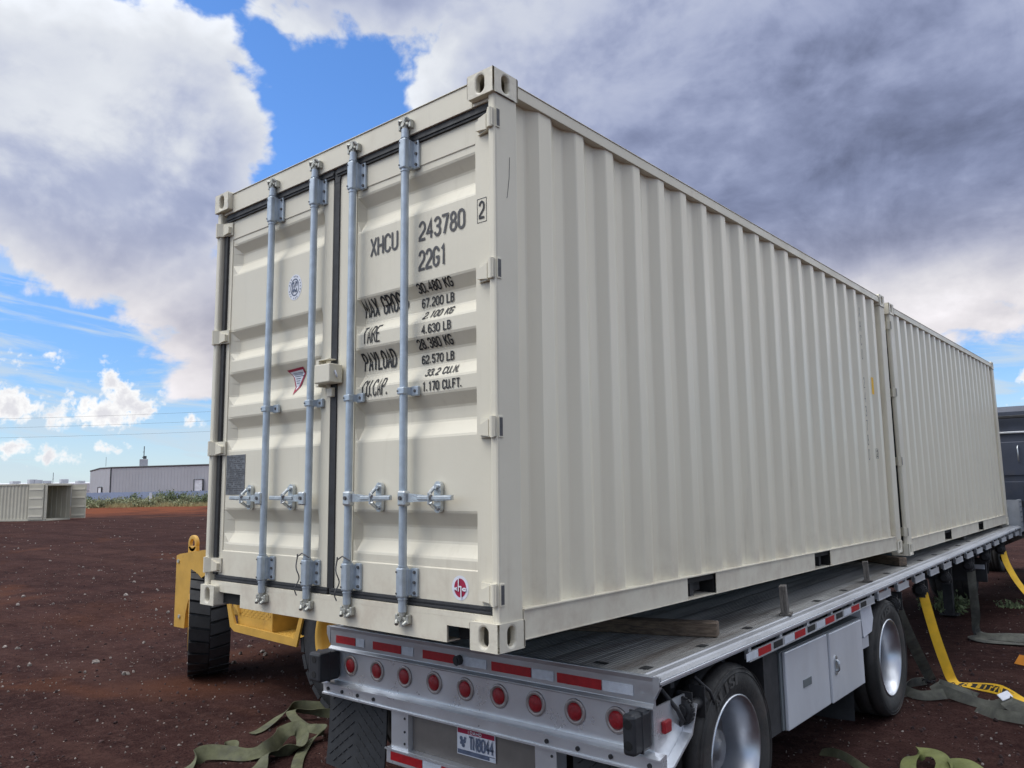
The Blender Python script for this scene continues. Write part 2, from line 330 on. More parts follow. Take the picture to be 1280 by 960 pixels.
# ------------------------------------------------------------------ mesh builder
class MB:
    def __init__(s): s.v = []; s.f = []; s.sm = []; s.mi = []; s.cur = 0

    def use(s, i): s.cur = i; return s

    def add(s, vs, fs, smooth=False, mx=None):
        o = len(s.v)
        for p in vs:
            p = Vector(p)
            if mx is not None: p = mx @ p
            s.v.append(tuple(p))
        for f in fs: s.f.append(tuple(i + o for i in f)); s.sm.append(smooth); s.mi.append(s.cur)
        return s

    def box(s, x0, x1, y0, y1, z0, z1, bev=0.0, mx=None):
        if bev <= 0:
            vs = [(x, y, z) for z in (z0, z1) for y in (y0, y1) for x in (x0, x1)]
            return s.add(vs, [(0, 2, 3, 1), (4, 5, 7, 6), (0, 1, 5, 4), (2, 6, 7, 3), (0, 4, 6, 2), (1, 3, 7, 5)], mx=mx)
        bm = bmesh.new(); bmesh.ops.create_cube(bm, size=1)
        for v in bm.verts: v.co = Vector(((x0 + x1) / 2 + v.co.x * (x1 - x0), (y0 + y1) / 2 + v.co.y * (y1 - y0), (z0 + z1) / 2 + v.co.z * (z1 - z0)))
        bmesh.ops.bevel(bm, geom=bm.edges[:], offset=bev, segments=2, affect='EDGES', profile=0.5)
        return s.addbm(bm, mx)

    def addbm(s, bm, mx=None, smooth=False):
        bm.verts.index_update()
        s.add([v.co[:] for v in bm.verts], [[v.index for v in f.verts] for f in bm.faces], smooth, mx)
        bm.free(); return s

    def prism(s, poly, a0, a1, axis='y', mx=None, smooth=False):
        """poly: 2D outline; extruded along axis. axis y: (x,z); axis x: (y,z); axis z: (x,y)"""
        def P(p, a):
            return {'y': (p[0], a, p[1]), 'x': (a, p[0], p[1]), 'z': (p[0], p[1], a)}[axis]
        n = len(poly)
        s.add([P(p, a0) for p in poly] + [P(p, a1) for p in poly], [(i, (i + 1) % n, n + (i + 1) % n, n + i) for i in range(n)], smooth, mx)
        s.add([P(p, a0) for p in poly], [tuple(range(n))], False, mx)
        s.add([P(p, a1) for p in poly], [tuple(reversed(range(n)))], False, mx)
        return s

    def tube(s, pts, r, seg=12, caps=True, mx=None, squash=None):
        pts = [Vector(p) for p in pts]; n = len(pts)
        rr = r if isinstance(r, (list, tuple)) else [r] * n
        rings = []
        up = None
        for i, p in enumerate(pts):
            d = (pts[min(i + 1, n - 1)] - pts[max(i - 1, 0)]).normalized()
            if up is None:
                up = Vector((0, 0, 1)) if abs(d.z) < 0.9 else Vector((1, 0, 0))
            a = d.cross(up).normalized(); b = a.cross(d).normalized(); up = b
            rings.append([p + a * cos(2 * pi * k / seg) * rr[i] + b * sin(2 * pi * k / seg) * rr[i] for k in range(seg)])
        vs = [q for ring in rings for q in ring]; fs = []
        for i in range(n - 1):
            for k in range(seg):
                k2 = (k + 1) % seg
                fs.append((i * seg + k, i * seg + k2, (i + 1) * seg + k2, (i + 1) * seg + k))
        s.add(vs, fs, True, mx)
        if caps:
            s.add(rings[0], [tuple(range(seg))], False, mx); s.add(rings[-1], [tuple(reversed(range(seg)))], False, mx)
        return s

    def lathe(s, prof, seg=48, axis='x', mx=None, smooth=True):
        """prof: (radius, along axis)"""
        n = len(prof); vs = []
        for k in range(seg):
            a = 2 * pi * k / seg
            for r, h in prof:
                c, d = r * cos(a), r * sin(a)
                vs.append({'x': (h, c, d), 'y': (c, h, d), 'z': (c, d, h)}[axis])
        fs = []
        for k in range(seg):
            k2 = (k + 1) % seg
            for i in range(n - 1): fs.append((k * n + i, k * n + i + 1, k2 * n + i + 1, k2 * n + i))
        return s.add(vs, fs, smooth, mx)

    def build(s, name, material, parent=None, shear=0.0, bevel=0.0, loc=None, rot=None):
        me = bpy.data.meshes.new(name)
        vs = s.v if not shear else [(x, y, z + shear * y) for x, y, z in s.v]
        me.from_pydata(vs, [], s.f)
        me.polygons.foreach_set('use_smooth', s.sm)
        for q in (material if isinstance(material, tuple) else (material,)): me.materials.append(M_[q] if isinstance(q, str) else q)
        me.polygons.foreach_set('material_index', s.mi)
        me.update()
        bm = bmesh.new(); bm.from_mesh(me); bmesh.ops.recalc_face_normals(bm, faces=bm.faces); bm.to_mesh(me); bm.free()
        o = bpy.data.objects.new(name, me); COL.objects.link(o)
        if parent: o.parent = parent
        if loc: o.location = loc
        if rot: o.rotation_euler = rot
        if bevel:
            b = o.modifiers.new('bevel', 'BEVEL'); b.width = bevel; b.segments = 2; b.limit_method = 'ANGLE'; b.angle_limit = rad(40)
        return o


def empty(name, loc=(0, 0, 0), rz=0.0):
    o = bpy.data.objects.new(name, None); COL.objects.link(o); o.location = loc; o.rotation_euler = (0, 0, rz); o.empty_display_size = 0.2
    return o


def tag(o, label=None, cat=None, group=None, kind=None):
    if label: o['label'] = label
    if cat: o['category'] = cat
    if group: o['group'] = group
    if kind: o['kind'] = kind
    return o


def copy_tree(o, parent=None, skip=()):
    c = o.copy(); COL.objects.link(c); c.parent = parent
    for ch in list(o.children):
        if ch.get('_once') or ch.name.split('.')[0] in skip: continue
        copy_tree(ch, c, skip)
    return c


def pol(a, d, z=0.0):
    """a place given by compass azimuth (deg) and distance from where the photographer stands"""
    return Vector((CAM.x + sin(rad(a)) * d, CAM.y + cos(rad(a)) * d, z))


# ------------------------------------------------------------------ stroke lettering
def arc(cx, cy, rx, ry, a0, a1, n=8):
    return [(cx + rx * cos(rad(a0 + (a1 - a0) * i / n)), cy + ry * sin(rad(a0 + (a1 - a0) * i / n))) for i in range(n + 1)]


G = {}
G['0'] = [arc(.5, 1.5, .5, .5, 0, 180) + arc(.5, .5, .5, .5, 180, 360) + [(1, 1.5)]]
G['O'] = G['0']
G['1'] = [[(.25, 1.7), (.55, 2), (.55, 0)]]
G['2'] = [arc(.5, 1.5, .5, .5, 170, 0) + arc(.35, 1.3, .65, .5, 0, -50, 3) + [(0, .25), (0, 0), (1, 0)]]
G['3'] = [arc(.5, 1.5, .5, .5, 160, -70) + [(.4, 1.05)], [(.6, 1.04)] + arc(.5, .52, .5, .52, 70, -160)]
G['4'] = [[(.75, 0), (.75, 2), (0, .6), (1, .6)]]
G['5'] = [[(.95, 2), (.1, 2), (.05, 1.15)] + arc(.5, .6, .5, .6, 110, -150)]
G['6'] = [arc(.5, 1.5, .48, .5, 20, 180) + arc(.5, .5, .5, .5, 180, 360) + arc(.5, .65, .5, .5, 0, 165)]
G['7'] = [[(0, 2), (1, 2), (.35, 0)]]
G['8'] = [arc(.5, 1.52, .42, .48, -90, 270, 14), arc(.5, .52, .5, .52, 90, 450, 14)]
G['9'] = [arc(.5, 1.45, .5, .5, 0, 360, 12) + [(1, .5)] + arc(.5, .5, .5, .5, 0, -160)]
G['A'] = [[(0, 0), (.5, 2), (1, 0)], [(.2, .65), (.8, .65)]]
G['B'] = [[(0, 0), (0, 2), (.6, 2)] + arc(.6, 1.55, .35, .45, 90, -90, 6) + [(.1, 1.08)], [(.6, 1.06)] + arc(.6, .53, .4, .53, 90, -90, 6) + [(0, 0)]]
G['C'] = [arc(.5, 1.5, .5, .5, 10, 180) + arc(.5, .5, .5, .5, 180, 350)]
G['D'] = [[(0, 0), (0, 2), (.5, 2)] + arc(.5, 1.5, .5, .5, 90, 0, 5) + arc(.5, .5, .5, .5, 0, -90, 5) + [(0, 0)]]
G['E'] = [[(1, 2), (0, 2), (0, 0), (1, 0)], [(.05, 1.02), (.8, 1.02)]]
G['F'] = [[(1, 2), (0, 2), (0, 0)], [(.05, 1.02), (.8, 1.02)]]
G['G'] = [arc(.5, 1.5, .5, .5, 10, 180) + arc(.5, .5, .5, .5, 180, 360) + [(1, .9), (.55, .9)]]
G['H'] = [[(0, 0), (0, 2)], [(1, 0), (1, 2)], [(.06, 1), (.94, 1)]]
G['I'] = [[(.5, 0), (.5, 2)]]
G['K'] = [[(0, 0), (0, 2)], [(1, 2), (.06, .9)], [(.3, 1.1), (1, 0)]]
G['L'] = [[(0, 2), (0, 0), (1, 0)]]
G['M'] = [[(0, 0), (0, 2), (.5, .8), (1, 2), (1, 0)]]
G['N'] = [[(0, 0), (0, 2), (1, 0), (1, 2)]]
G['P'] = [[(0, 0), (0, 2), (.55, 2)] + arc(.55, 1.5, .45, .5, 90, -90, 7) + [(.06, 1)]]
G['R'] = G['P'] + [[(.5, .96), (1, 0)]]
G['S'] = [arc(.5, 1.5, .5, .5, 20, 230, 8) + [(.75, .85)] + arc(.5, .5, .5, .5, 40, -160, 8)]
G['T'] = [[(0, 2), (1, 2)], [(.5, 1.95), (.5, 0)]]
G['U'] = [[(0, 2)] + arc(.5, .5, .5, .5, 180, 360) + [(1, 2)]]
G['V'] = [[(0, 2), (.5, 0), (1, 2)]]
G['X'] = [[(0, 0), (1, 2)], [(0, 2), (1, 0)]]
G['Y'] = [[(0, 2), (.5, 1), (1, 2)], [(.5, .98), (.5, 0)]]
G['.'] = [[(.1, 0), (.1, .22)]]
G['x'] = [[(0, 0), (1, 1)], [(0, 1), (1, 0)]]
G['h'] = [[(0, -.8), (0, 2.2)], [(.05, .7)] + arc(.5, .6, .45, .4, 160, 0, 5) + [(.95, -.6)]]
G['c'] = [arc(.5, .5, .5, .5, 45, 315, 9)]
ADV = {'.': .45, 'I': .75, ' ': 1.0, '1': 1.0}


def strokes(text, gap=0.45):
    out = []; x = 0.0
    for ch in text:
        if ch in G:
            for i, st in enumerate(G[ch]):
                out.append([(x + (p[0] - (.25 if ch == 'I' else 0)), p[1]) for p in st])
        x += ADV.get(ch, 1.0) + (gap if ch != ' ' else 0)
    return out, x - gap


def ribbon2d(pts, w):
    n = len(pts); L = []; R = []
    closed = (Vector(pts[0]) - Vector(pts[-1])).length < 1e-6
    for i in range(n):
        p = Vector(pts[i])
        a = Vector(pts[i]) - Vector(pts[i - 1]) if i > 0 else (Vector(pts[i]) - Vector(pts[-2]) if closed else Vector(pts[1]) - p)
        b = Vector(pts[i + 1]) - p if i < n - 1 else (Vector(pts[1]) - p if closed else a)
        if a.length < 1e-9: a = b
        if b.length < 1e-9: b = a
        a = a.normalized(); b = b.normalized()
        na = Vector((-a.y, a.x)); nb = Vector((-b.y, b.x)); m = (na + nb)
        if m.length < 1e-6: m = na
        m.normalize(); k = w / max(0.45, m.dot(na))
        L.append(p + m * k); R.append(p - m * k)
    return L, R


def lettering(text, x0, x1, z0, z1, stroke, depth, cuts=(), gap=0.45, mb=None, flip=False):
    """text drawn between x0..x1, z0..z1, laid on the surface y = depth(x, z)"""
    st, wd = strokes(text, gap)
    sx = (x1 - x0 - 2 * stroke) / wd; sz = (z1 - z0 - 2 * stroke) / 2.0
    bm = bmesh.new(); layer = bm.verts.layers.float.new('o')
    for i, s_ in enumerate(st):
        pts = [(x0 + stroke + p[0] * sx, z0 + stroke + p[1] * sz) for p in s_]
        if len(pts) == 2 or True:
            a, b = Vector(pts[0]), Vector(pts[1]); d = (a - b).normalized() * stroke * .5
            if (Vector(pts[0]) - Vector(pts[-1])).length > 1e-6:
                pts[0] = tuple(a + d); e = Vector(pts[-1]); f = Vector(pts[-2]); pts[-1] = tuple(e + (e - f).normalized() * stroke * .5)
        L, R = ribbon2d(pts, stroke)
        vl = [bm.verts.new((p[0], 0, p[1])) for p in L]; vr = [bm.verts.new((p[0], 0, p[1])) for p in R]
        for v in vl + vr: v[layer] = 0.0030 + 0.0003 * (i % 5)
        for k in range(len(pts) - 1):
            try: bm.faces.new((vl[k], vl[k + 1], vr[k + 1], vr[k]))
            except ValueError: pass
    for c in cuts:
        if z0 < c < z1:
            bmesh.ops.bisect_plane(bm, geom=bm.verts[:] + bm.edges[:] + bm.faces[:], plane_co=(0, 0, c), plane_no=(0, 0, 1))
    for v in bm.verts:
        o = v[layer] if v[layer] > 0 else 0.0030
        v.co.y = depth(v.co.x, v.co.z) - o
    mb = mb or MB()
    return mb.addbm(bm)


# ================================================================== THE GROUND
def ground_h(x, y):
    d = sqrt((x - CAM.x) ** 2 + (y - CAM.y) ** 2)
    a = deg(atan2(x - CAM.x, y - CAM.y))
    h = 0.0
    t = max(0, min(1, (d - 14) / 46)); h += 0.25 * t * t * (3 - 2 * t)
    h += noise.noise((x * .12, y * .12, 0)) * 0.05 * min(1, max(0, (d - 9) / 10))
    if d < 40: h += noise.noise((x * 1.3, y * 1.3, 5)) * 0.012 + noise.noise((x * 5, y * 5, 9)) * 0.006
    if 75 < d < 160 and -100 < a < -20:   # low bank of bladed earth in front of the fence
        h += 0.45 * math.exp(-((d - 104) / 9.0) ** 2) * (0.7 + 0.5 * noise.noise((a * .3, 0, 3)))
    return h


def make_ground():
    def axis(c):
        v = [0.0]; step = 0.13
        while v[-1] < 1600:
            v.append(v[-1] + step)
            if v[-1] > 7: step *= 1.045
        return [c - t for t in reversed(v[1:])] + [c + t for t in v]
    xs = axis(0.5); ys = axis(0.5)
    m = MB()
    vs = [(x, y, ground_h(x, y)) for y in ys for x in xs]
    n = len(xs)
    fs = [(j * n + i, j * n + i + 1, (j + 1) * n + i + 1, (j + 1) * n + i) for j in range(len(ys) - 1) for i in range(n - 1)]
    m.add(vs, fs, True)
    tag(m.build('ground', 'ground'), kind='structure')


make_ground()


def scatter_stones(name, label, material, count, rmin, rmax, region, kindseed):
    rnd = random.Random(kindseed); m = MB()
    ico = bmesh.new(); bmesh.ops.create_icosphere(ico, subdivisions=1, radius=1); ico.verts.index_update()
    iv = [v.co.copy() for v in ico.verts]; ifc = [[v.index for v in f.verts] for f in ico.faces]; ico.free()
    for i in range(count):
        x, y = region(rnd)
        r = rmin + (rmax - rmin) * rnd.random() ** 3.2
        e = Euler((rnd.random() * 6, rnd.random() * 6, rnd.random() * 6)).to_matrix()
        sc = Vector((1, .6 + .4 * rnd.random(), .4 + .4 * rnd.random()))
        z = ground_h(x, y) + r * .15
        m.add([Vector((x, y, z)) + e @ Vector((v.x * sc.x, v.y * sc.y, v.z * sc.z)) * r * (0.8 + 0.4 * rnd.random()) for v in iv], ifc)
    return tag(m.build(name, material), label, None, None, 'stuff')


def reg_near(r):
    a = rad(-92 + 100 * r.random()); d = 2.5 + 22 * r.random() ** 1.5
    return CAM.x + sin(a) * d, CAM.y + cos(a) * d


def reg_far(r):
    a = rad(-80 + 24 * r.random()); d = 10 + 50 * r.random() ** 1.4
    return CAM.x + sin(a) * d, CAM.y + cos(a) * d


scatter_stones('pale_gravel', 'scattered pale pebbles lying on the red cinder ground', 'stone', 11000, 0.003, 0.015, reg_near, 3)
scatter_stones('cinder_gravel', 'dark red cinder stones covering the yard ground', 'cinder', 9000, 0.006, 0.028, reg_near, 4)
scatter_stones('distant_gravel', 'pale broken rocks scattered over the open yard', 'stone', 700, 0.010, 0.05, reg_far, 5)

# ================================================================== SHIPPING CONTAINER
W, L, H = 1.219, 6.058, 2.591
DZ = [(2.405, .060), (2.285, .060), (2.283, .065), (2.245, .065), (2.160, .107), (2.092, .107), (2.045, .065), (1.684, .065), (1.604, .107), (1.533, .107), (1.491, .065),
      (1.413, .065), (1.335, .107), (1.261, .107), (1.206, .065), (1.132, .065), (1.060, .107), (0.996, .107), (0.927, .065), (0.575, .065), (0.508, .107), (0.438, .107), (0.368, .065),
      (0.323, .065), (0.321, .060), (0.165, .060)]


DZ = [(z + (z - .68) * .0165 if d > .09 else z, d) for z, d in DZ]


def dprof(z):
    if z >= DZ[0][0]: return DZ[0][1]
    for (a, da), (b, db) in zip(DZ, DZ[1:]):
        if b <= z <= a: return da + (db - da) * (a - z) / (a - b + 1e-9)
    return DZ[-1][1]


def oval(cx, cz, rx, rz, n=24):
    h = rz - rx; out = []
    for k in range(n):
        a = 2 * pi * (k + .5) / n
        out.append((cx + rx * cos(a), cz + (h if sin(a) > 0 else -h) + rx * sin(a)))
    return out


def holed_face(m, x0, x1, z0, z1, cx, cz, rx, rz, depth, mapf, n=24):
    """rectangle with an oval hole; mapf(u, w, d) -> 3D, d into the face"""
    ov = oval(cx, cz, rx, rz, n); outer = []
    for (u, w) in ov:
        du, dw = u - cx, w - cz
        t = min([(x1 - cx) / du if du > 0 else ((x0 - cx) / du if du < 0 else 9e9), (z1 - cz) / dw if dw > 0 else ((z0 - cz) / dw if dw < 0 else 9e9)])
        outer.append((cx + du * t, cz + dw * t))
    corners = [(x1, z1), (x0, z1), (x0, z0), (x1, z0)]
    vs = [mapf(u, w, 0) for u, w in ov] + [mapf(u, w, 0) for u, w in outer]
    fs = []
    for k in range(n):
        k2 = (k + 1) % n
        a, b = outer[k], outer[k2]
        same = abs(a[0] - b[0]) < 1e-6 or abs(a[1] - b[1]) < 1e-6
        if same: fs.append((k, k2, n + k2, n + k))
        else:
            c = min(corners, key=lambda q: (q[0] - (a[0] + b[0]) / 2) ** 2 + (q[1] - (a[1] + b[1]) / 2) ** 2)
            vs.append(mapf(c[0], c[1], 0)); fs.append((k, k2, n + k2, len(vs) - 1, n + k))
    m.add(vs, fs)
    m.add([mapf(u, w, 0) for u, w in ov] + [mapf(u, w, depth) for u, w in ov], [(k, (k + 1) % n, n + (k + 1) % n, n + k) for k in range(n)], True)
    m.add([mapf(u * 1.0, w, depth + .05) for u, w in ((cx - rx * 1.5, cz - rz * 1.3), (cx + rx * 1.5, cz - rz * 1.3), (cx + rx * 1.5, cz + rz * 1.3), (cx - rx * 1.5, cz + rz * 1.3))], [(0, 1, 2, 3)])


def casting(parent, sx, sy, top):
    """corner casting 162 x 178 x 118 with oval holes on the two outer faces"""
    x1 = sx * W; x0 = sx * (W - .162)
    y0 = 0.0 if sy < 0 else L; y1 = .178 if sy < 0 else L - .178
    z0, z1 = (0, .118) if not top else (H - .118, H)
    m = MB()
    lo, hi = min(x0, x1), max(x0, x1)
    cz = (z0 + z1) / 2
    yd = 1 if sy < 0 else -1
    holed_face(m, lo, hi, z0, z1, (lo + hi) / 2, cz, .026, .042, .03, lambda u, w, d: (u, y0 + yd * d, w))
    holed_face(m, min(y0, y1), max(y0, y1), z0, z1, (y0 + y1) / 2, cz, .026, .042, .03, lambda u, w, d: (x1 - sx * d, u, w))
    a, b = min(y0, y1), max(y0, y1)
    m.add([(lo, a, z0), (hi, a, z0), (hi, b, z0), (lo, b, z0)], [(0, 1, 2, 3)])
    m.add([(lo, a, z1), (hi, a, z1), (hi, b, z1), (lo, b, z1)], [(0, 1, 2, 3)])
    m.add([(x0, a, z0), (x0, b, z0), (x0, b, z1), (x0, a, z1)], [(0, 1, 2, 3)])
    m.add([(lo, y1, z0), (hi, y1, z0), (hi, y1, z1), (lo, y1, z1)], [(0, 1, 2, 3)])
    bm = bmesh.new(); vv = [bm.verts.new(v) for v in m.v]
    for f in m.f:
        try: bm.faces.new([vv[i] for i in f])
        except ValueError: pass
    bmesh.ops.remove_doubles(bm, verts=bm.verts, dist=1e-5)
    # round the box's own long edges
    es = [e for e in bm.edges if len(e.link_faces) == 2 and e.link_faces[0].normal.angle(e.link_faces[1].normal, 0) > 1.3
          and all(any(abs(c - q) < 1e-5 for q in qs) for v in e.verts for c, qs in ((v.co.x, (x1, 1e9)), ) ) and abs(e.verts[0].co.x - x1) < 1e-5]
    es = [e for e in es if sum((abs(v.co.y - y0) < 1e-5) or (abs(v.co.z - z0) < 1e-5) or (abs(v.co.z - z1) < 1e-5) for v in e.verts) == 2 and max(abs(e.verts[0].co.z - cz), abs(e.verts[1].co.z - cz)) > .05]
    mm = MB(); mm.addbm(bm)
    return mm.build('corner_casting', 'cast', parent, bevel=.009)


def corr_profile():
    """(y, x) section of the corrugated side wall"""
    xo, xi = 1.203, 1.167
    p = [(.165, xi), (.285, xi), (.353, xo)]
    e = .451
    for k in range(19):
        b = e + .2785 * k
        p += [(b - (.072 if k else .098), xo), (b, xo)]
        if k < 18: p += [(b + .066, xi), (b + .138, xi)]
    p += [(5.53, xi), (5.60, xi), (5.66, xo), (5.74, xo), (5.80, xi), (5.893, xi)]
    return sorted(p)


def rounded(pts, r=.006):
    out = [pts[0]]
    for a, b, c in zip(pts, pts[1:], pts[2:]):
        a, b, c = Vector(a), Vector(b), Vector(c)
        u = (a - b); v = (c - b)
        k = min(r, u.length * .3, v.length * .3)
        out += [tuple(b + u.normalized() * k), tuple(b + v.normalized() * k)]
    return out + [pts[-1]]


def make_container(root):
    D = 'beige'
    for sx in (-1, 1):
        for sy in (-1, 1):
            for top in (0, 1): casting(root, sx, sy, top)
    # rear corner posts (J section) and front posts
    for sx in (-1, 1):
        m = MB()
        poly = [(sx * 1.213, .018), (sx * 1.213, .1765), (sx * 1.160, .1765), (sx * 1.160, .10), (sx * 1.168, .05), (sx * 1.168, .018)]
        m.prism(poly, .1185, H - .1185, 'z')
        o = m.build('corner_post', D, root, bevel=.012)
        m = MB().box(min(sx * 1.213, sx * 1.06), max(sx * 1.213, sx * 1.06), L - .165, L - .006, .119, H - .119)
        m.build('corner_post', D, root, bevel=.008)
    # side walls
    prof = rounded(corr_profile(), .006)
    for sx in (-1, 1):
        m = MB(); n = len(prof); rows = [.150 + (2.505 - .150) * i / 8 for i in range(9)]
        vs = [(sx * (x + .004 * noise.noise((y * .9, z * 1.1, sx * 3)) - .002), y, z) for z in rows for (y, x) in prof]
        fs = [(j * n + i, j * n + i + 1, (j + 1) * n + i + 1, (j + 1) * n + i) for j in range(8) for i in range(n - 1)]
        m.add(vs, fs, False)
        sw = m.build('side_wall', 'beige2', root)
        # top and bottom rails
        m = MB().box(min(sx * 1.155, sx * 1.212), max(sx * 1.155, sx * 1.212), .179, L - .179, 2.503, 2.560)
        m.box(min(sx * 1.150, sx * 1.2155), max(sx * 1.150, sx * 1.2155), .181, L - .181, 2.5605, 2.566)
        m.build('top_rail', 'beige', root, bevel=.004)
        m = MB(); a, b = min(sx * 1.160, sx * 1.2135), max(sx * 1.160, sx * 1.2135)
        segs = [(.179, 1.650), (2.010, 3.670), (4.020, L - .179)]
        for y0, y1 in segs:
            m.box(min(sx * 1.206, sx * 1.2105), max(sx * 1.206, sx * 1.2105), y0, y1, .034, .155)
            m.box(min(sx * 1.160, sx * 1.2135), max(sx * 1.160, sx * 1.2135), y0, y1, .030, .0345)
        m.box(min(sx * 1.150, sx * 1.2175), max(sx * 1.150, sx * 1.2175), .179, L - .179, .1552, .1610)
        for y0, y1 in ((1.650, 2.010), (3.670, 4.020)):
            m.box(min(sx * 1.0, sx * 1.2120), max(sx * 1.0, sx * 1.2120), y0 + .0006, y1 - .0006, .030, .0350)
        m.build('bottom_rail', 'beige', root)
    # roof, floor, front wall
    m = MB(); rows = 44; vs = []
    for i in range(rows + 1):
        y = .10 + (L - .2) * i / rows; z = 2.560 + (.016 if i % 2 else 0)
        vs += [(-1.150, y, z), (1.150, y, z)]
    m.add(vs, [(2 * i, 2 * i + 1, 2 * i + 3, 2 * i + 2) for i in range(rows)])
    m.build('roof', D, root)
    m = MB().box(-1.158, 1.158, .12, L - .12, .120, .148)
    for k in range(19): m.box(-1.155, 1.155, .25 + k * .305, .295 + k * .305, .036, .1195)
    m.build('floor', 'steel_dark', root)
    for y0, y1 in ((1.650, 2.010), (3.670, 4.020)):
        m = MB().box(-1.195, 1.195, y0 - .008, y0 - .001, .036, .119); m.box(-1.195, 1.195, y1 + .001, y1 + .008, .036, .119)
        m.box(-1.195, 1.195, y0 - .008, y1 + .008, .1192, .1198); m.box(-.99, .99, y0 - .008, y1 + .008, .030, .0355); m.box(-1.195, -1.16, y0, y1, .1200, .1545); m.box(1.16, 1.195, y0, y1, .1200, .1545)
        m.build('fork_pocket', 'darkhole', root)  # tunnel shade put into the wall colour
    m = MB(); vs = []; xs = [-1.06]
    pr = []
    x = -1.058
    while x < 1.0:
        pr += [(x, L - .055), (x + .10, L - .055), (x + .13, L - .020), (x + .22, L - .020)]; x += .25
    pr.append((1.058, L - .055))
    n = len(pr)
    m.add([(px, py, .12) for px, py in pr] + [(px, py, H - .11) for px, py in pr], [(i, i + 1, n + i + 1, n + i) for i in range(n - 1)])
    m.box(-1.055, 1.055, L - .09, L - .006, .01, .118); m.box(-1.055, 1.055, L - .09, L - .006, H - .105, H - .012)
    m.build('front_wall', D, root)
    # header and sill at the door end
    m = MB().prism([(.034, 2.452), (.034, 2.574), (.12, 2.574), (.12, 2.452)], -1.0565, 1.0565, 'x')
    m.box(-1.0565, 1.0565, .028, .14, 2.5745, 2.580)
    m.box(-1.1595, -1.057, .036, .12, 2.455, 2.4725); m.box(1.057, 1.1595, .036, .12, 2.455, 2.4725)
    m.build('door_header', D, root, bevel=.003)
    m = MB()
    m.box(-1.1595, 1.1595, .034, .12, .1185, .142)
    m.box(-.822, .885, .034, .044, .006, .118)
    for s_ in (-1, 1):
        a, b = sorted((s_ * 1.0565, s_ * (.822 if s_ < 0 else .885)))
        m.box(a, b, .034, .044, .080, .118)
    m.box(-.822, .885, .044, .12, .006, .012)
    m.build('door_sill', D, root)
    MB().box(-1.056, -.8225, .062, .066, .013, .079).build('sill_shade_plate', 'darkhole', root)  # black plate standing in for the shade behind the left opening
    MB().box(.8855, 1.056, .112, .116, .013, .079).build('sill_shade_plate', 'darkhole', root)  # likewise a plate of painted shade, right opening
    # ---- doors
    cuts = [z for z, d in DZ]
    for side in (-1, 1):
        if side < 0: xa, xb, pa, pb = -1.122, -.030, -1.083, -.108
        else: xa, xb, pa, pb = .034, 1.140, .176, 1.052
        door = MB()
        # frame uprights and the pressed sheet between them
        door.box(xa, pa, .060, .105, .165, 2.405)
        door.box(pb, xb, .060, .105, .165, 2.405)
        pz = rounded([(z, d) for z, d in DZ], .006)
        lw = .055 if side < 0 else .03
        rw = .02 if side < 0 else .008
        cols = [pa + .0005, pa + .004, pa + lw, pb - rw, pb - .004, pb - .0005]
        n = len(cols); vs = []
        for (z, d) in pz:
            for i, x in enumerate(cols):
                dd = .0655 if i in (0, 1, n - 2, n - 1) and d > .0655 else d
                vs.append((x, dd, z))
        door.add(vs, [(j * n + i, (j + 1) * n + i, (j + 1) * n + i + 1, j * n + i + 1) for j in range(len(pz) - 1) for i in range(n - 1)], False)
        d = door.build('door', D, root)
        d['label'] = 'left cargo door with round emblem sticker and data plate' if side < 0 else 'right cargo door with stencilled weights'
        # rubber gasket round the leaf
        g = MB()
        g.box(xa - .019, xb + .019, .050, .058, .1425, .178, .003)
        g.box(xa - .019, xb + .019, .0455, .0495, .146, .156, .0015)
        g.box(xa - .019, xb + .019, .0465, .0495, .163, .171, .0012)
        g.box(xa - .019, xb + .019, .059, .095, .1425, .1645)
        g.box(xa - .019, xb + .019, .046, .095, 2.4055, 2.4515)
        g.box(xa - .019, xb + .019, .040, .0455, 2.418, 2.430)
        if side < 0: g.box(-1.1595, -1.1225, .044, .095, .1785, 2.4050, .003); g.box(-.0295, .0005, .062, .10, .1647, 2.4053)
        else: g.box(1.1405, 1.1595, .070, .095, .1647, 2.4053); g.box(.0010, .0335, .052, .0705, .150, 2.43)
        if side > 0:
            g.add([(-.025, .05, 2.445), (.12, .05, 2.452), (.12, .05, 2.418), (.045, .05, 2.405), (.034, .05, 2.37), (.0, .05, 2.37), (-.012, .05, 2.41)], [(0, 1, 2, 3, 4, 5, 6)])
        g.build('gasket', 'rubber', d)
        # hinges
        for z in (2.355, 1.650, .945, .235):
            h = MB(); s_ = side
            h.prism([(s_ * 1.205, .006), (s_ * 1.205, .030), (s_ * 1.158, .052), (s_ * 1.078, .058), (s_ * 1.078, .050), (s_ * 1.150, .030), (s_ * 1.176, .006)], z - .042, z + .042, 'z')
            h.prism([(s_ * 1.150, z - .038), (s_ * 1.150, z + .036), (s_ * 1.115, z + .02), (s_ * 1.085, z + .012), (s_ * 1.085, z - .03)], .026, .048, 'y')
            h.tube([(s_ * 1.190, .012, z - .046), (s_ * 1.190, .012, z + .046)], .013, 10)
            h.box(min(s_ * 1.2135, s_ * 1.217), max(s_ * 1.2135, s_ * 1.217), .022, .052, z - .048, z + .048)
            h.build('hinge', D, d, bevel=.003)
            hs_ = MB().box(min(s_ * 1.2172, s_ * 1.2180), max(s_ * 1.2172, s_ * 1.2180), .026, .046, z - .04, z + .04)
            hs_.build('hinge_slot', 'ink_grey', d)
        # locking rods
        xs = (-.568, -.145) if side < 0 else (.198, .613)
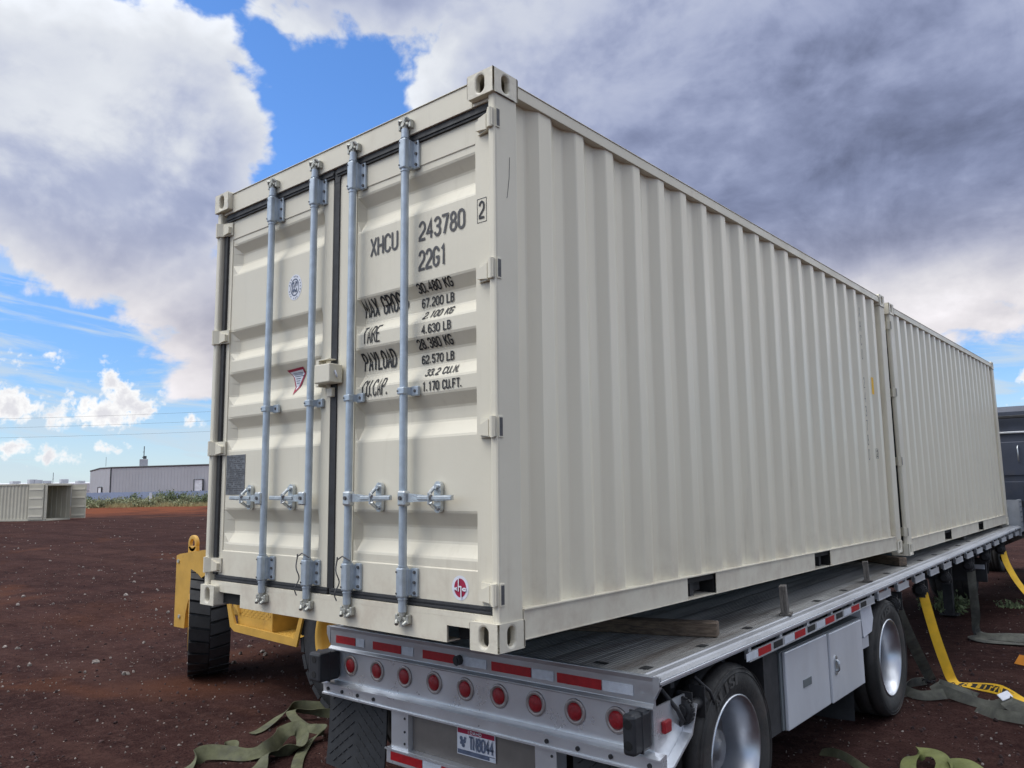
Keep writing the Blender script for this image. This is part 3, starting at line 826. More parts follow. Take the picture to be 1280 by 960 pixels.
        for x in xs:
            r = MB().tube([(x, .014, .115), (x, .014, 2.478)], .0198, 16)
            r.tube([(x, .014, .170), (x, .014, .1755)], .023, 16); r.tube([(x, .014, .320), (x, .014, .326)], .023, 16)
            r.tube([(x, .014, 2.255), (x, .014, 2.262)], .023, 16); r.tube([(x, .014, 2.43), (x, .014, 2.436)], .023, 16)
            r.build('locking_rod', 'galv', d)
            def bolts(b, zs, zp):
                b.use(1)
                for z in zs: b.tube([(x + .050, .0365, z), (x + .050, .0445, z)], .0075, 8)
                for z in zp: b.tube([(x - .0165, -.0135, z), (x - .0165, -.0115, z)], .0045, 8)
            for z0, z1 in ((.180, .318), (2.268, 2.426)):
                b = MB()
                b.box(x - .0235, x + .0225, -.010, .040, z0, z1, .008)
                b.box(x + .024, x + .064, .044, .0595, z0 + .004, z1 - .004, .004)
                b.box(x + .010, x + .028, .020, .058, z0 + .01, z1 - .01)
                b.box(x - .042, x - .028, .046, .0595, z0 + .01, z1 - .01, .003)
                bolts(b, (z0 + .022, (z0 + z1) / 2, z1 - .022), (z0 + .02, z1 - .02))
                b.build('rod_bracket', ('galv', 'ink_grey'), d)
            zc = 1.150; b = MB()
            b.box(x - .024, x + .024, -.010, .036, zc - .018, zc + .018, .006)
            b.box(x + .02, x + .070, .040, .0595, zc - .024, zc + .024, .005)
            b.box(x + .012, x + .026, .02, .058, zc - .018, zc + .018)
            bolts(b, (zc,), (zc,))
            b.build('rod_guide', ('galv', 'ink_grey'), d)
            for zz, up in ((.085, -1), (2.502, 1)):
                c = MB()
                c.tube([(x, .014, zz - .035), (x, .014, zz + .035)], [.014, .017], 10)
                c.box(x - .030, x + .030, .004, .030, zz - .009, zz + .009, .005)
                c.tube([(x - .034, .010, zz + up * .012), (x - .022, -.002, zz + up * .026)], .010, 8)
                c.tube([(x + .034, .010, zz + up * .012), (x + .024, -.002, zz + up * .026)], .010, 8)
                c.box(x - .045, x - .030, .006, .033, zz - .022, zz + .02, .004)
                c.box(x + .030, x + .045, .006, .033, zz - .022, zz + .02, .004)
                c.tube([(x, -.006, zz), (x, .033, zz)], .012, 8)
                c.build('cam_lock', 'dullzinc', d)
            # handle
            s_ = -1 if side < 0 else 1
            hx = x + (.340 * s_)
            h = MB(); z = .640
            h.box(min(x - .004 * s_, x + .048 * s_), max(x - .004 * s_, x + .048 * s_), -.022, .020, z - .038, z + .034, .008)
            h.prism([(x + .05 * s_, z - .020), (x + .05 * s_, z + .022), (x + .20 * s_, z + .010), (hx, z + .014), (hx, z - .010), (x + .20 * s_, z - .014)], -.004, .010, 'y')
            h.box(min(x + .12 * s_, hx), max(x + .12 * s_, hx), -.010, -.0045, z - .009, z + .010)
            h.build('door_handle', 'zinc', d, bevel=.003)
            k = MB(); kx = x + .205 * s_
            k.prism(oval(kx, z + .004, .022, .072, 20), .040, .0595, 'y')
            k.tube([(kx - .014, .036, z + .05), (kx - .012, .0, z + .02), (kx + .012, -.012, z + .008)], .009, 8)
            k.tube([(kx - .006, .036, z - .05), (kx, .0, z - .028), (kx + .006, -.010, z - .018)], .009, 8)
            k.tube([(kx, .026, z + .052), (kx, .040, z + .052)], .011, 10); k.tube([(kx, .026, z - .046), (kx, .040, z - .046)], .011, 10)
            k.tube([(kx, -.016, z - .03), (kx, -.016, z + .022)], .005, 8)
            k.build('handle_keeper', 'zinc', d)
            pv = MB().tube([(x + .020 * s_, -.028, z), (x + .020 * s_, -.022, z)], .010, 10)
            pv.build('pivot_pin', 'ink_grey', d)
        # safety wires on the two middle rods
        for x in (xs[1],) if side < 0 else (xs[0],):
            w = MB(); pts = []
            for i in range(26):
                t = i / 25.0
                pts.append((x - .030 - .028 * sin(t * 9) * (1 - t * .3) * .5 - .012, -.016 + .006 * sin(t * 13), .345 - .215 * t))
            w.tube(pts, .0035, 6)
            w.tube([(x - .04, -.012, .335), (x, -.018, .352), (x + .04, .0, .33)], .0035, 6)
            w.build('wire_tie', 'ink_grey', d)
        if side < 0:
            # lock box bridging the leaves
            k = MB().box(-.046, .088, -.036, .050, 1.243, 1.342, .005)
            k.box(-.082, -.056, .0, .050, 1.232, 1.372, .002); k.box(-.082, .03, .0, .050, 1.3725, 1.378)
            k.box(-.022, .022, .030, .058, 1.175, 1.225, .004)
            k.build('lock_box', D, d)
            k = MB().tube([(.0885, .0, 1.305), (.100, .0, 1.285), (.100, .006, 1.272), (.092, .01, 1.272)], .005, 8)
            k.build('lock_tab', 'stickwhite', d)
    return root


c1 = empty('shipping_container', (-.1324, -.9201, 1.2996))
c1.matrix_world = Matrix.Translation((-.1324, -.9201, 1.2996)) @ Matrix.Rotation(rad(-.4432), 4, 'Z') @ Matrix.Rotation(rad(-.2225), 4, 'X') @ Matrix.Rotation(rad(.2708), 4, 'Y')
tag(c1, 'nearest beige shipping container with stencilled doors, at the open end of the trailer', 'shipping container', 'twenty foot containers loaded on the trailer')
make_container(c1)
c2 = copy_tree(c1)
c2.matrix_world = Matrix.Translation((-.0579, 5.2376, 1.2244)) @ Matrix.Rotation(rad(.25), 4, 'X')
tag(c2, 'second beige shipping container farther along the trailer, next to the dark truck cab', 'shipping container')

# ---- writing and stickers on the near container
doorR = [o for o in c1.children if o.name.startswith('door') and o.get('label', '').startswith('right')][0]
doorL = [o for o in c1.children if o.name.startswith('door') and o.get('label', '').startswith('left')][0]
CUTS = [z for z, d in DZ]
dsurf = lambda x, z: dprof(z)


def letter_part(items, material, parent, name='lettering'):
    for (txt, x0, x1, z0, z1, st) in items: lettering(txt, x0, x1, z0, z1, st, dsurf, CUTS).build(name, material, parent)


letter_part([('XHCU', .291, .509, 1.890, 1.992, .0062), ('243780', .662, .982, 1.895, 1.996, .0066), ('22G1', .661, .860, 1.745, 1.848, .0066)], 'ink_grey', doorR)
def set_back(x, z):
    # lettering is sprayed over the pressed sheet: where the sheet is set back the row is too
    d = sum(dprof(z + k * .012) for k in (-3, -2, -1, 0, 1, 2, 3)) / 7 - .062
    return x - d * 1.25, z + (z - .68) * d / 2.6


def row(t, x0, x1, z0, z1, w):
    (a, c) = set_back(x0, (z0 + z1) / 2); (b, c2) = set_back(x1, (z0 + z1) / 2); dz_ = c - (z0 + z1) / 2
    return (t, a, b, z0 + dz_, z1 + dz_, w)


letter_part([row(*r) for r in (('MAX GROSS', .257, .600, 1.565, 1.657, .0054), ('TARE', .243, .383, 1.430, 1.522, .0038), ('PAYLOAD', .255, .513, 1.284, 1.378, .0054), ('CU.CAP.', .245, .449, 1.152, 1.243, .0038),
             ('30.480 KG', .668, .912, 1.628, 1.676, .0038), ('67.200 LB', .697, .923, 1.551, 1.600, .0036), ('2.100 KG', .705, .912, 1.494, 1.537, .0034), ('4.630 LB', .688, .891, 1.424, 1.470, .0036),
             ('28.380 KG', .670, .911, 1.350, 1.398, .0038), ('62.570 LB', .698, .922, 1.275, 1.320, .0036), ('33.2 CU.M.', .723, .955, 1.213, 1.253, .0034), ('1.170 CU.FT.', .695, .964, 1.143, 1.190, .0038))],
            'ink', doorR)
m = MB(); flat = lambda x, z: .060
lettering('2', 1.073, 1.110, 1.912, 1.998, .0052, flat, mb=m)
for a in ((1.062, 1.121, 2.008, 2.010), (1.062, 1.121, 1.895, 1.897), (1.062, 1.064, 1.8972, 2.0078), (1.119, 1.121, 1.8972, 2.0078)):
    m.box(a[0], a[1], .0585, .0598, a[2], a[3])
m.build('check_digit', 'ink', doorR)


def disc(m, cx, cz, rx, rz, y, n=40, r0=0.0):
    if r0 <= 0: m.add([(cx + rx * cos(2 * pi * k / n), y, cz + rz * sin(2 * pi * k / n)) for k in range(n)], [tuple(range(n))])
    else:
        vs = [(cx + rx * q * cos(2 * pi * k / n), y, cz + rz * q * sin(2 * pi * k / n)) for q in (1, r0) for k in range(n)]
        m.add(vs, [(k, (k + 1) % n, n + (k + 1) % n, n + k) for k in range(n)])
    return m


# round red and white company mark
s = disc(MB(), .945, .243, .052, .054, .0590).build('round_sticker', 'stickwhite', doorR)
disc(MB(), .945, .243, .052, .054, .0586, r0=.965).build('sticker_edge', 'stickblue', s) if False else None
m = MB(); disc(m, .945, .243, .037, .041, .0582); m.build('red_disc', 'stickred', doorR)
m = MB(); wf = lambda x, z: .0580
for x0, z0, x1, z1 in (): pass
lettering('x', .902, .930, .230, .256, .0034, wf, mb=m); lettering('c', .959, .989, .230, .256, .0034, wf, mb=m)
m.box(.9340, .9400, .0545, .0549, .228, .290); m.box(.9500, .9560, .0545, .0549, .197, .252); m.box(.9401, .9499, .0545, .0549, .2460, .2520)
m.build('sticker_lettering', 'stickwhite', doorR)
# oval emblem on the left leaf
s = MB(); disc(s, -.390, 1.850, .068, .076, .0640); s.build('emblem_sticker', 'stickwhite', doorL)
m = MB(); disc(m, -.390, 1.850, .043, .052, .0634, r0=.84)
for i in range(22):
    a = 2 * pi * i / 22
    x, z = -.390 + .056 * cos(a), 1.850 + .065 * sin(a)
    if i % 4 != 3: m.box(x - .003, x + .003, .0630, .0634, z - .004, z + .004)
rnd = random.Random(5)
for i in range(26):
    x = -.390 + (rnd.random() - .5) * .048; z = 1.850 + (rnd.random() - .5) * .062
    m.box(x - .0035, x + .0035, .0624 + .0002 * (i % 3), .0632, z - .007, z + .007)
m.build('emblem_print', 'stickblue', doorL)


def draped(m, poly, off, n=20):
    """a thin sticker polygon laid over the pressed door sheet"""
    bm = bmesh.new(); bm.faces.new([bm.verts.new((x, 0, z)) for x, z in poly])
    for c in CUTS: bmesh.ops.bisect_plane(bm, geom=bm.verts[:] + bm.edges[:] + bm.faces[:], plane_co=(0, 0, c), plane_no=(0, 0, 1))
    for v in bm.verts: v.co.y = dprof(v.co.z) - off - .0022
    return m.addbm(bm)


s = draped(MB(), [(-.484, 1.373), (-.318, 1.379), (-.318, 1.342), (-.399, 1.222), (-.407, 1.240), (-.437, 1.330)], .0010); s.build('warning_sticker', 'stickred', doorL)
s = draped(MB(), [(-.463, 1.360), (-.332, 1.365), (-.332, 1.342), (-.397, 1.252), (-.400, 1.256), (-.425, 1.326)], .0018); s.build('warning_sticker_face', 'stickwhite', doorL)
m = MB()
for z, x0, x1 in ((1.352, -.435, -.345), (1.342, -.430, -.345), (1.332, -.420, -.340), (1.318, -.410, -.365), (1.305, -.407, -.370), (1.292, -.403, -.375)):
    x = x0
    while x < x1:
        m.add([(x, dprof(z) - .0050, z - .0028), (x + .007, dprof(z) - .0050, z - .0028), (x + .007, dprof(z) - .0050, z + .0028), (x, dprof(z) - .0050, z + .0028)], [(0, 1, 2, 3)]); x += .0095
m.build('warning_print', 'stickblue', doorL)
s = MB().box(-1.072, -.862, .0620, .0645, .660, .900); s.build('data_plate', 'plate_metal', doorL)
m = MB()
for i in range(17):
    z = .885 - i * .0125
    x = -1.060
    while x < -.875:
        w = rnd.uniform(.006, .022)
        if rnd.random() < .75: m.box(x, min(x + w, -.872), .0612, .0618, z - .0028, z + .0028)
        x += w + .005
m.build('data_plate_print', 'ink_grey', doorL)
# marks on the long side of the near container
side_x = 1.2045
m = MB()


def side_letter(txt, y0, y1, z0, z1, st):
    q = lettering(txt, y0, y1, z0, z1, st, lambda a, b: 0)
    for v, f in ((q.v, q.f),): m.add([(side_x - p[1], p[0], p[2]) for p in v], f)


for i, ch in enumerate('XHCU 243780'):
    if ch != ' ': side_letter(ch, 5.205, 5.245, 2.345 - i * .135 - .10, 2.345 - i * .135, .0036)
m.build('side_lettering', 'ink_grey', c1)
m = MB()
for i, ch in enumerate('2'): side_letter(ch, 5.46, 5.50, .925, .995, .0055)
for a in ((5.445, 5.515, 1.003, 1.006), (5.445, 5.515, .914, .917), (5.445, 5.448, .9172, 1.0028), (5.512, 5.515, .9172, 1.0028)): m.box(1.205, 1.2065, a[0], a[1], a[2], a[3])
m.build('side_check_digit', 'ink', c1)
MB().box(1.2045, 1.2060, 5.460, 5.525, 1.530, 1.695, 0).build('side_sticker', 'yweb', c1)
# scratch on the corner post
MB().tube([(1.2135, .118, 2.19), (1.2137, .113, 2.09), (1.2137, .098, 1.995), (1.2137, .094, 1.99)], .0013, 5).build('scratch', 'ink_grey', c1)
MB().tube([(1.2195, .02, 2.4725), (1.2195, .10, 2.4725), (1.2195, .150, 2.4725)], .0022, 5).build('weld_seam', 'ink_grey', c1)

# ================================================================== TRAILER
SH = .0155
HW = 1.295
tr = empty('flatbed_trailer', (0, 0, 0))
tag(tr, 'long silver aluminium flatbed trailer with a row of round red lamps, under the two containers', 'trailer')
ZD = 1.050


def T(mb, name, material, parent=tr, bevel=0.0):
    return mb.build(name, material, parent, SH, bevel)


LT = 11.42
# deck of extruded planks
m = MB(); x = -1.19
while x < 1.18:
    m.box(x + .0015, x + .1985 if x + .2 < 1.19 else 1.19, .02, LT, ZD - .035, ZD)
    for k in range(1, 8): m.box(x + k * .025 - .0025, x + k * .025 + .0025, .022, LT - .01, ZD, ZD + .0022)
    x += .2
m.use(1)
for sx in (-1, 1):
    for k in range(14): m.box(sx * 1.14 - .025, sx * 1.14 + .025, .12 + k * .62, .18 + k * .62, ZD + .0030, ZD + .0050)
m.box(.85, .93, .10, .13, ZD + .003, ZD + .0055); m.box(-.55, -.47, .06, .09, ZD + .003, ZD + .0055)
T(m, 'deck', ('deck', 'darkhole'))
for sx in (-1, 1):
    m = MB()
    sec = [(1.192, ZD - .01), (1.192, ZD + .004), (1.200, ZD + .004), (1.205, ZD - .001), (1.248, ZD - .001), (1.254, ZD + .006), (1.264, ZD + .006), (1.270, ZD - .002), (1.298, ZD - .012), (1.298, ZD - .040), (1.21, ZD - .042), (1.21, ZD - .085), (1.192, ZD - .085)]
    m.prism([(sx * a, b) for a, b in sec], .004, LT, 'y')
    T(m, 'side_rail', 'rail', bevel=0)
    m = MB().box(min(sx * 1.2985, sx * 1.3055), max(sx * 1.2985, sx * 1.3055), .004, LT, ZD - .030, ZD - .015, .002)
    T(m, 'rail_lip', 'alu_bright')
    # outer rub rail on spacers
    runs = [(1.03, 3.50)]; k = 3.62
    while k < LT - .4: runs.append((k, k + .36)); k += .60
    for r0, r1 in runs:
        m = MB().box(min(sx * 1.288, sx * 1.300), max(sx * 1.288, sx * 1.300), r0, r1, ZD - .112, ZD - .062)
        m.box(min(sx * 1.283, sx * 1.304), max(sx * 1.283, sx * 1.304), r0, r1, ZD - .118, ZD - .1125)
        n_ = max(2, int((r1 - r0) / .47) + 1)
        for i_ in range(n_):
            q_ = r0 + .02 + (r1 - r0 - .08) * i_ / (n_ - 1)
            m.box(min(sx * 1.2625, sx * 1.2878), max(sx * 1.2625, sx * 1.2878), q_, q_ + .04, ZD - .110, ZD - .044)
        T(m, 'rub_rail' if r0 < 2 else 'rail_bracket', 'rail')
    i = 0; y = 1.16
    while y < LT - .3:
        MBm = MB().box(min(sx * 1.3005, sx * 1.3020), max(sx * 1.3005, sx * 1.3020), y, y + .19, ZD - .109, ZD - .066)
        if y < 3.4: T(MBm, 'reflective_strip', 'redtape')
        if y < 3.4:
            MBm = MB().box(min(sx * 1.3005, sx * 1.3020), max(sx * 1.3005, sx * 1.3020), y - .17, y - .004, ZD - .109, ZD - .066)
            T(MBm, 'reflective_strip', 'whitetape')
        if y < 3.4:
            MBm = MB().box(min(sx * 1.3005, sx * 1.3025), max(sx * 1.3005, sx * 1.3025), y + .235, y + .375, ZD - .106, ZD - .068)
            T(MBm, 'rail_slot', 'darkhole')
        y += .58
# tail frame
m = MB()
sec = [(.0, ZD + .006), (.016, ZD + .006), (.02, ZD - .002), (.06, ZD - .002), (.06, ZD - .012), (.012, ZD - .012), (.004, ZD - .03), (.010, ZD - .125), (-.010, ZD - .138), (-.010, ZD - .150), (.022, ZD - .150), (.022, ZD - .155)]
sec2 = [(.03, ZD - .155), (.03, ZD - .012)]
n = len(sec)
out = [(y, z) for y, z in sec] + [(.05, ZD - .155), (.05, ZD - .012)]
m.prism([(y, z) for y, z in ((-.004, ZD + .004), (.020, ZD + .007), (.024, ZD - .004), (.024, ZD - .128), (.020, ZD - .150), (-.010, ZD - .150), (-.012, ZD - .140), (.006, ZD - .125), (.002, ZD - .02))], -1.262, 1.262, 'x')
# slanting end pieces
for sx in (-1, 1): m.prism([(sx * 1.2625, ZD + .004), (sx * 1.298, ZD + .004), (sx * 1.298, ZD - .05), (sx * 1.2625, ZD - .11)], .0, .022, 'y')
T(m, 'tail_beam', 'alu', bevel=.002)
m = MB()
m.box(-1.245, 1.245, .024, .034, ZD - .355, ZD - .1505)
T(m, 'lamp_panel', 'alu_bright')
m = MB().prism([(.024, ZD - .352), (-.012, ZD - .358), (-.034, ZD - .364), (-.034, ZD - .372), (-.018, ZD - .374), (-.018, ZD - .428), (-.030, ZD - .430), (-.030, ZD - .440), (.03, ZD - .440), (.034, ZD - .356)], -1.305, 1.305, 'x')
m.use(1)
for x in (-1.25, -1.10, -.94, -.78, .62, .82, 1.02, 1.24):
    m.tube([(x, -.026, ZD - .403), (x, -.0175, ZD - .403)], .012, 12)
T(m, 'tail_sill', ('alu_bright', 'steel_dark'))
for x in (-1.061, -.794, -.532, -.267, -.007, .254, .518, .779, 1.036):
    z = .812
    b = MB().lathe([(.046, .0), (.047, -.007), (.060, -.008), (.067, -.004), (.067, .0)], 28, 'y', Matrix.Translation((x, .022, z)))
    b.tube([(x, .0225, z), (x, .019, z)], .053, 24)
    for a in (90, 210, 330): b.tube([(x + .06 * cos(rad(a + 60)), .0165, z + .06 * sin(rad(a + 60))), (x + .06 * cos(rad(a + 60)), .014, z + .06 * sin(rad(a + 60)))], .004, 6)
    lb = T(b, 'tail_lamp', 'lampring')
    q = MB().lathe([(0, -.010), (.02, -.0095), (.034, -.006), (.044, .001), (.0455, .006)], 28, 'y', Matrix.Translation((x, .014, z)))
    T(q, 'lens', 'red', lb)
for x0, x1 in ((-1.197, -.992), (-.813, -.543), (-.345, -.072), (.218, .504), (.683, .962)):
    T(MB().box(x0, x1, -.0005, .0020, ZD - .100, ZD - .050), 'reflective_strip', 'redtape')
for x0, x1 in ((-.985, -.90), (-.535, -.43), (-.065, .18), (.512, .66), (.970, 1.15)):
    T(MB().box(x0, x1, -.0005, .0018, ZD - .100, ZD - .050), 'reflective_strip', 'whitetape')
m = MB().tube([(-.03, -.03, .978), (-.03, .0, .978)], .030, 8); m.tube([(-.03, -.036, .978), (-.03, -.03, .978)], .015, 8)
T(m, 'rope_stud', 'plastic')
for x0, x1 in ((-1.30, -1.17), (1.172, 1.240)):
    m = MB().box(x0, x1, -.150, .020, .715, .905, .018)
    m.box(x0 - .003, x1 + .003, -.075, -.063, .712, .908, .003)
    m.use(1)
    for z in (.86, .765): m.tube([((x0 + x1) / 2, -.1525, z), ((x0 + x1) / 2, -.145, z)], .022, 12)
    T(m, 'dock_bumper', ('plastic', 'darkhole'))
# folded gussets at the rear corners
for sx in (-1, 1):
    m = MB().prism([(.035, ZD - .44), (.10, ZD - .44), (.30, ZD - .33), (.36, ZD - .20), (.36, ZD - .15), (.035, ZD - .15)], min(sx * 1.236, sx * 1.245), max(sx * 1.236, sx * 1.245), 'x')
    m.prism([(.035, ZD - .442), (.11, ZD - .442), (.31, ZD - .335), (.375, ZD - .20), (.365, ZD - .195), (.30, ZD - .325), (.105, ZD - .430), (.035, ZD - .430)], min(sx * 1.246, sx * 1.300), max(sx * 1.246, sx * 1.300), 'x')
    T(m, 'corner_gusset', 'alu_bright')
    m = MB().box(min(sx * 1.246, sx * 1.27), max(sx * 1.246, sx * 1.27), .09, .16, ZD - .285, ZD - .225, .008)
    T(m, 'marker_lamp', 'red')
# strap winches under the rail
def winch(y, material='steel_dark'):
    for sx in (1,):
        m = MB()
        m.box(1.20, 1.285, y - .075, y - .065, ZD - .30, ZD - .14); m.box(1.20, 1.285, y + .065, y + .075, ZD - .30, ZD - .14)
        m.tube([(1.245, y - .12, ZD - .225), (1.245, y + .12, ZD - .225)], .030, 12)
        m.lathe([(.02, 0), (.060, 0), (.060, .014), (.02, .014)], 18, 'y', Matrix.Translation((1.245, y - .115, ZD - .225)))
        for k in range(18):
            a = 2 * pi * k / 18
            m.box(-.008, .008, 0, .014, .058, .070, mx=Matrix.Translation((1.245, y - .115, ZD - .225)) @ Matrix.Rotation(a, 4, 'Y'))
        m.tube([(1.245, y - .14, ZD - .225), (1.245, y - .115, ZD - .225)], .034, 12)
        T(m, 'strap_winch', material)


for y in (.42, 4.30, 5.27, 6.35, 7.60, 8.7, 9.86): winch(y)
# hose bundle near the rear corner
m = MB().tube([(1.20, .18, ZD - .10), (1.27, .22, ZD - .20), (1.275, .26, ZD - .26), (1.23, .30, ZD - .30)], .012, 8)
T(m, 'hanging_hose', 'steel_dark')
m = MB().tube([(1.22, .50, ZD - .10), (1.28, .56, ZD - .18), (1.28, .60, ZD - .25), (1.24, .66, ZD - .29)], .009, 8)
T(m, 'hanging_hose', 'steel_dark')
# under-ride guard and plate panel
for x0, x1 in ((-.655, -.500), (.505, .650)):
    m = MB(); m.box(x0, x0 + .012, .03, .11, .372, .606); m.box(x1 - .012, x1, .03, .11, .372, .606); m.box(x0, x1, .022, .030, .372, .606); m.use(1)
    for z in (.41, .48, .56): m.tube([(x1 - .03, .018, z), (x1 - .03, .022, z)], .008, 8)
    T(m, 'guard_post', ('alu_bright', 'steel_dark'))
T(MB().box(-.498, .503, .060, .068, .372, .608), 'rear_panel', 'panelgrey')
m = MB().box(-.69, .69, .010, .10, .275, .3715, .006); m.box(-.69, .69, -.004, .0095, .362, .370)
T(m, 'underride_guard', 'alu_bright')
for x0, x1, mt in ((-.645, -.36, 'redtape'), (-.355, -.20, 'whitetape'), (-.195, .09, 'redtape'), (.095, .25, 'whitetape'), (.255, .54, 'redtape')):
    T(MB().box(x0, x1, .0065, .0098, .300, .350), 'reflective_strip', mt)
pl = T(MB().box(-.105, .195, .050, .0535, .457, .612, 0), 'licence_plate', 'stickwhite')
T(MB().box(-.099, .189, .0475, .0498, .578, .606), 'plate_band', 'stickred', pl)
T(MB().box(-.099, .150, .0475, .0498, .463, .482), 'plate_band', 'stickblue', pl)
T(MB().box(-.100, .190, .0480, .0499, .4822, .4860), 'plate_band', 'stickblue', pl)
T(lettering('TN8044', -.008, .186, .495, .572, .0058, lambda x, z: .0490, gap=.35), 'plate_number', 'stickblue', pl)
T(lettering('IDAHO', -.015, .095, .583, .601, .0018, lambda x, z: .0470, gap=.5), 'plate_state', 'stickwhite', pl)
m = MB()
for (x, z, r) in ((-.070, .548, .013), (-.062, .530, .015), (-.045, .535, .012), (-.040, .552, .009), (-.055, .512, .013), (-.073, .522, .008)): disc(m, x, z, r, r, .0478 + .0004 * random.random(), 12)
T(m, 'plate_picture', 'stickblue', pl)
T(MB().box(.156, .186, .0470, .0478, .462, .482), 'plate_tab', 'whitetape', pl)
pl.location.z -= .027
# mud flaps
for x0, x1, z0, z1, y in ((-1.325, -.735, .14, .612, .055), (.72, 1.24, .12, .612, .075), (.70, 1.23, .16, .90, 3.05), (-1.23, -.70, .16, .90, 3.05)):
    m = MB()
    nx, nz = 8, 8
    vs = []
    for j in range(nz + 1):
        for i in range(nx + 1):
            u, w = i / nx, j / nz
            vs.append((x0 + (x1 - x0) * u, y - .02 * (1 - w) * sin(u * 3) - (1 - w) ** 2 * .03, z0 + (z1 - z0) * w))
    fs = [(j * (nx + 1) + i, j * (nx + 1) + i + 1, (j + 1) * (nx + 1) + i + 1, (j + 1) * (nx + 1) + i) for j in range(nz) for i in range(nx)]
    m.add(vs, fs, True); m.add([(a, b + .009, c) for a, b, c in vs], fs, True)
    f = m.build('mud_flap', 'rubber', tr)
    if y < 1:
        q = MB(); cx = (x0 + x1) / 2
        for k in range(9):
            zz = z0 - .10 + k * .07
            for s_ in (-1, 1):
                a = Vector((cx + s_ * .02, 0, zz + .13)); b = Vector((cx + s_ * (x1 - x0) * .46, 0, zz - .05))
                steps = 5
                for t in range(steps):
                    p0 = a.lerp(b, t / steps); p1 = a.lerp(b, (t + .72) / steps)
                    if min(p0.z, p1.z) < z0 + .01 or max(p0.z, p1.z) > z1 - .01: continue
                    def yy(p):
                        u = (p.x - x0) / (x1 - x0); w = (p.z - z0) / (z1 - z0)
                        return y - .02 * (1 - w) * sin(u * 3) - (1 - w) ** 2 * .03 - .0015
                    q.tube([(p0.x, yy(p0), p0.z), (p1.x, yy(p1), p1.z)], .0042, 5)
        q.build('flap_pattern', 'ink', f)
# chassis beams, cross members, suspension
m = MB()
for x in (-.46, .46): m.box(x - .06, x + .06, .25, LT - .2, .72, .735); m.box(x - .012, x + .012, .25, LT - .2, .735, .985); m.box(x - .06, x + .06, .25, LT - .2, .985, 1.0)
for k in range(19): m.box(-1.19, 1.19, .3 + k * .6, .34 + k * .6, .925, 1.012)
T(m, 'chassis', 'steel_dark')
for y in (.872, 3.942):
    m = MB().tube([(-.95, y, .48), (.95, y, .48)], .065, 14)
    for sx in (-1, 1):
        m.box(sx * .46 - .05, sx * .46 + .05, y - .45, y + .1, .50, .60, .01); m.tube([(sx * .46, y + .22, .55), (sx * .46, y + .22, .73)], .12, 16)
        m.box(sx * .46 - .06, sx * .46 + .06, y - .50, y - .40, .50, .74)
    m.build('axle', 'steel_dark', tr)


def wheel(parent, x, y, r, sx, width, tyre_mat='tyre', rim_mat='rimalu', rim=.300, txt=None, bulge=0.0):
    """axle along X, outer face towards sx; deep-dish disc"""
    wh = empty('wheel', (x, y, r)); wh.parent = parent
    w = width; o = 0.0
    pr = [(rim + .012, -.012), (rim + .03, -.004), (r * .80, .010), (r * .93, .002), (r * .975, -.018), (r, -.050), (r, -.085), (r - .010, -.087), (r - .010, -.095), (r, -.097),
          (r, -w / 2 + .006), (r - .010, -w / 2 + .004), (r - .010, -w / 2 - .004), (r, -w / 2 - .006), (r, -w + .097), (r - .010, -w + .095), (r - .010, -w + .087), (r, -w + .085), (r, -w + .05), (r * .975, -w + .018), (r * .93, -w - .002), (r * .80, -w - .010), (rim + .012, -w + .01)]
    ty = MB().lathe([(a, b * sx) for a, b in pr], 64, 'x')
    for rr in (r * .945, r * .90): ty.lathe([(rr, sx * .002), (rr + .003, sx * .008), (rr + .006, sx * .002)], 64, 'x')
    t = ty.build('tyre', tyre_mat, wh)
    rm = MB().lathe([(a, b * sx) for a, b in ((rim + .014, -.018), (rim + .016, -.006), (rim + .010, .0), (rim + .002, -.004), (rim - .006, -.022), (rim - .018, -.04), (rim - .030, -.16), (rim - .034, -.215))], 56, 'x')
    rm.use(3); rm.lathe([(a, b * sx) for a, b in ((rim - .034, -.2151), (rim - .05, -.235), (.16, -.245), (.13, -.235), (.112, -.225), (.11, -.135), (.105, -.122), (.06, -.118), (.055, -.105), (0, -.105))], 56, 'x')
    hb = rm.use(1)
    for k in range(10):
        a = 2 * pi * k / 10
        hb.tube([(-.243 * sx, .167 * cos(a), .167 * sin(a)), (-.205 * sx, .167 * cos(a), .167 * sin(a))], .016, 8)
    hh = rm.use(2)
    for k in range(5):
        a = 2 * pi * (k + .5) / 5
        hh.tube([(-.2405 * sx, .222 * cos(a), .222 * sin(a)), (-.2335 * sx, .222 * cos(a), .222 * sin(a))], .024, 12)
    rm.build('rim', (rim_mat, 'zinc', 'darkhole', 'hubgrey'), wh)
    if txt and sx > 0:
        q = lettering(txt, 0, 1, 0, 1, .045, lambda a, b: 0, gap=.5); tm = MB(); vs = []
        for p in q.v:
            ang = rad(132 - 47 * p[0]) ; rr = r * .775 + p[2] * .062
            vs.append((sx * .0145 - p[1] * .0, -rr * cos(pi - ang) * -1 if False else rr * cos(ang) * 1.0, rr * sin(ang)))
        tm.add(vs, q.f)
        tm.build('tyre_lettering', M_['tyre_letter'], wh)
    return wh


M_['tyre_letter'] = mat('raised_tyre_lettering', (0.07, 0.068, 0.065), 0.6)
for y in (.872, 3.942):
    wheel(tr, HW - .02, y, .48, 1, .42, txt='KALISI' if False else 'ALISI')
    wheel(tr, -HW + .02, y, .48, -1, .42)
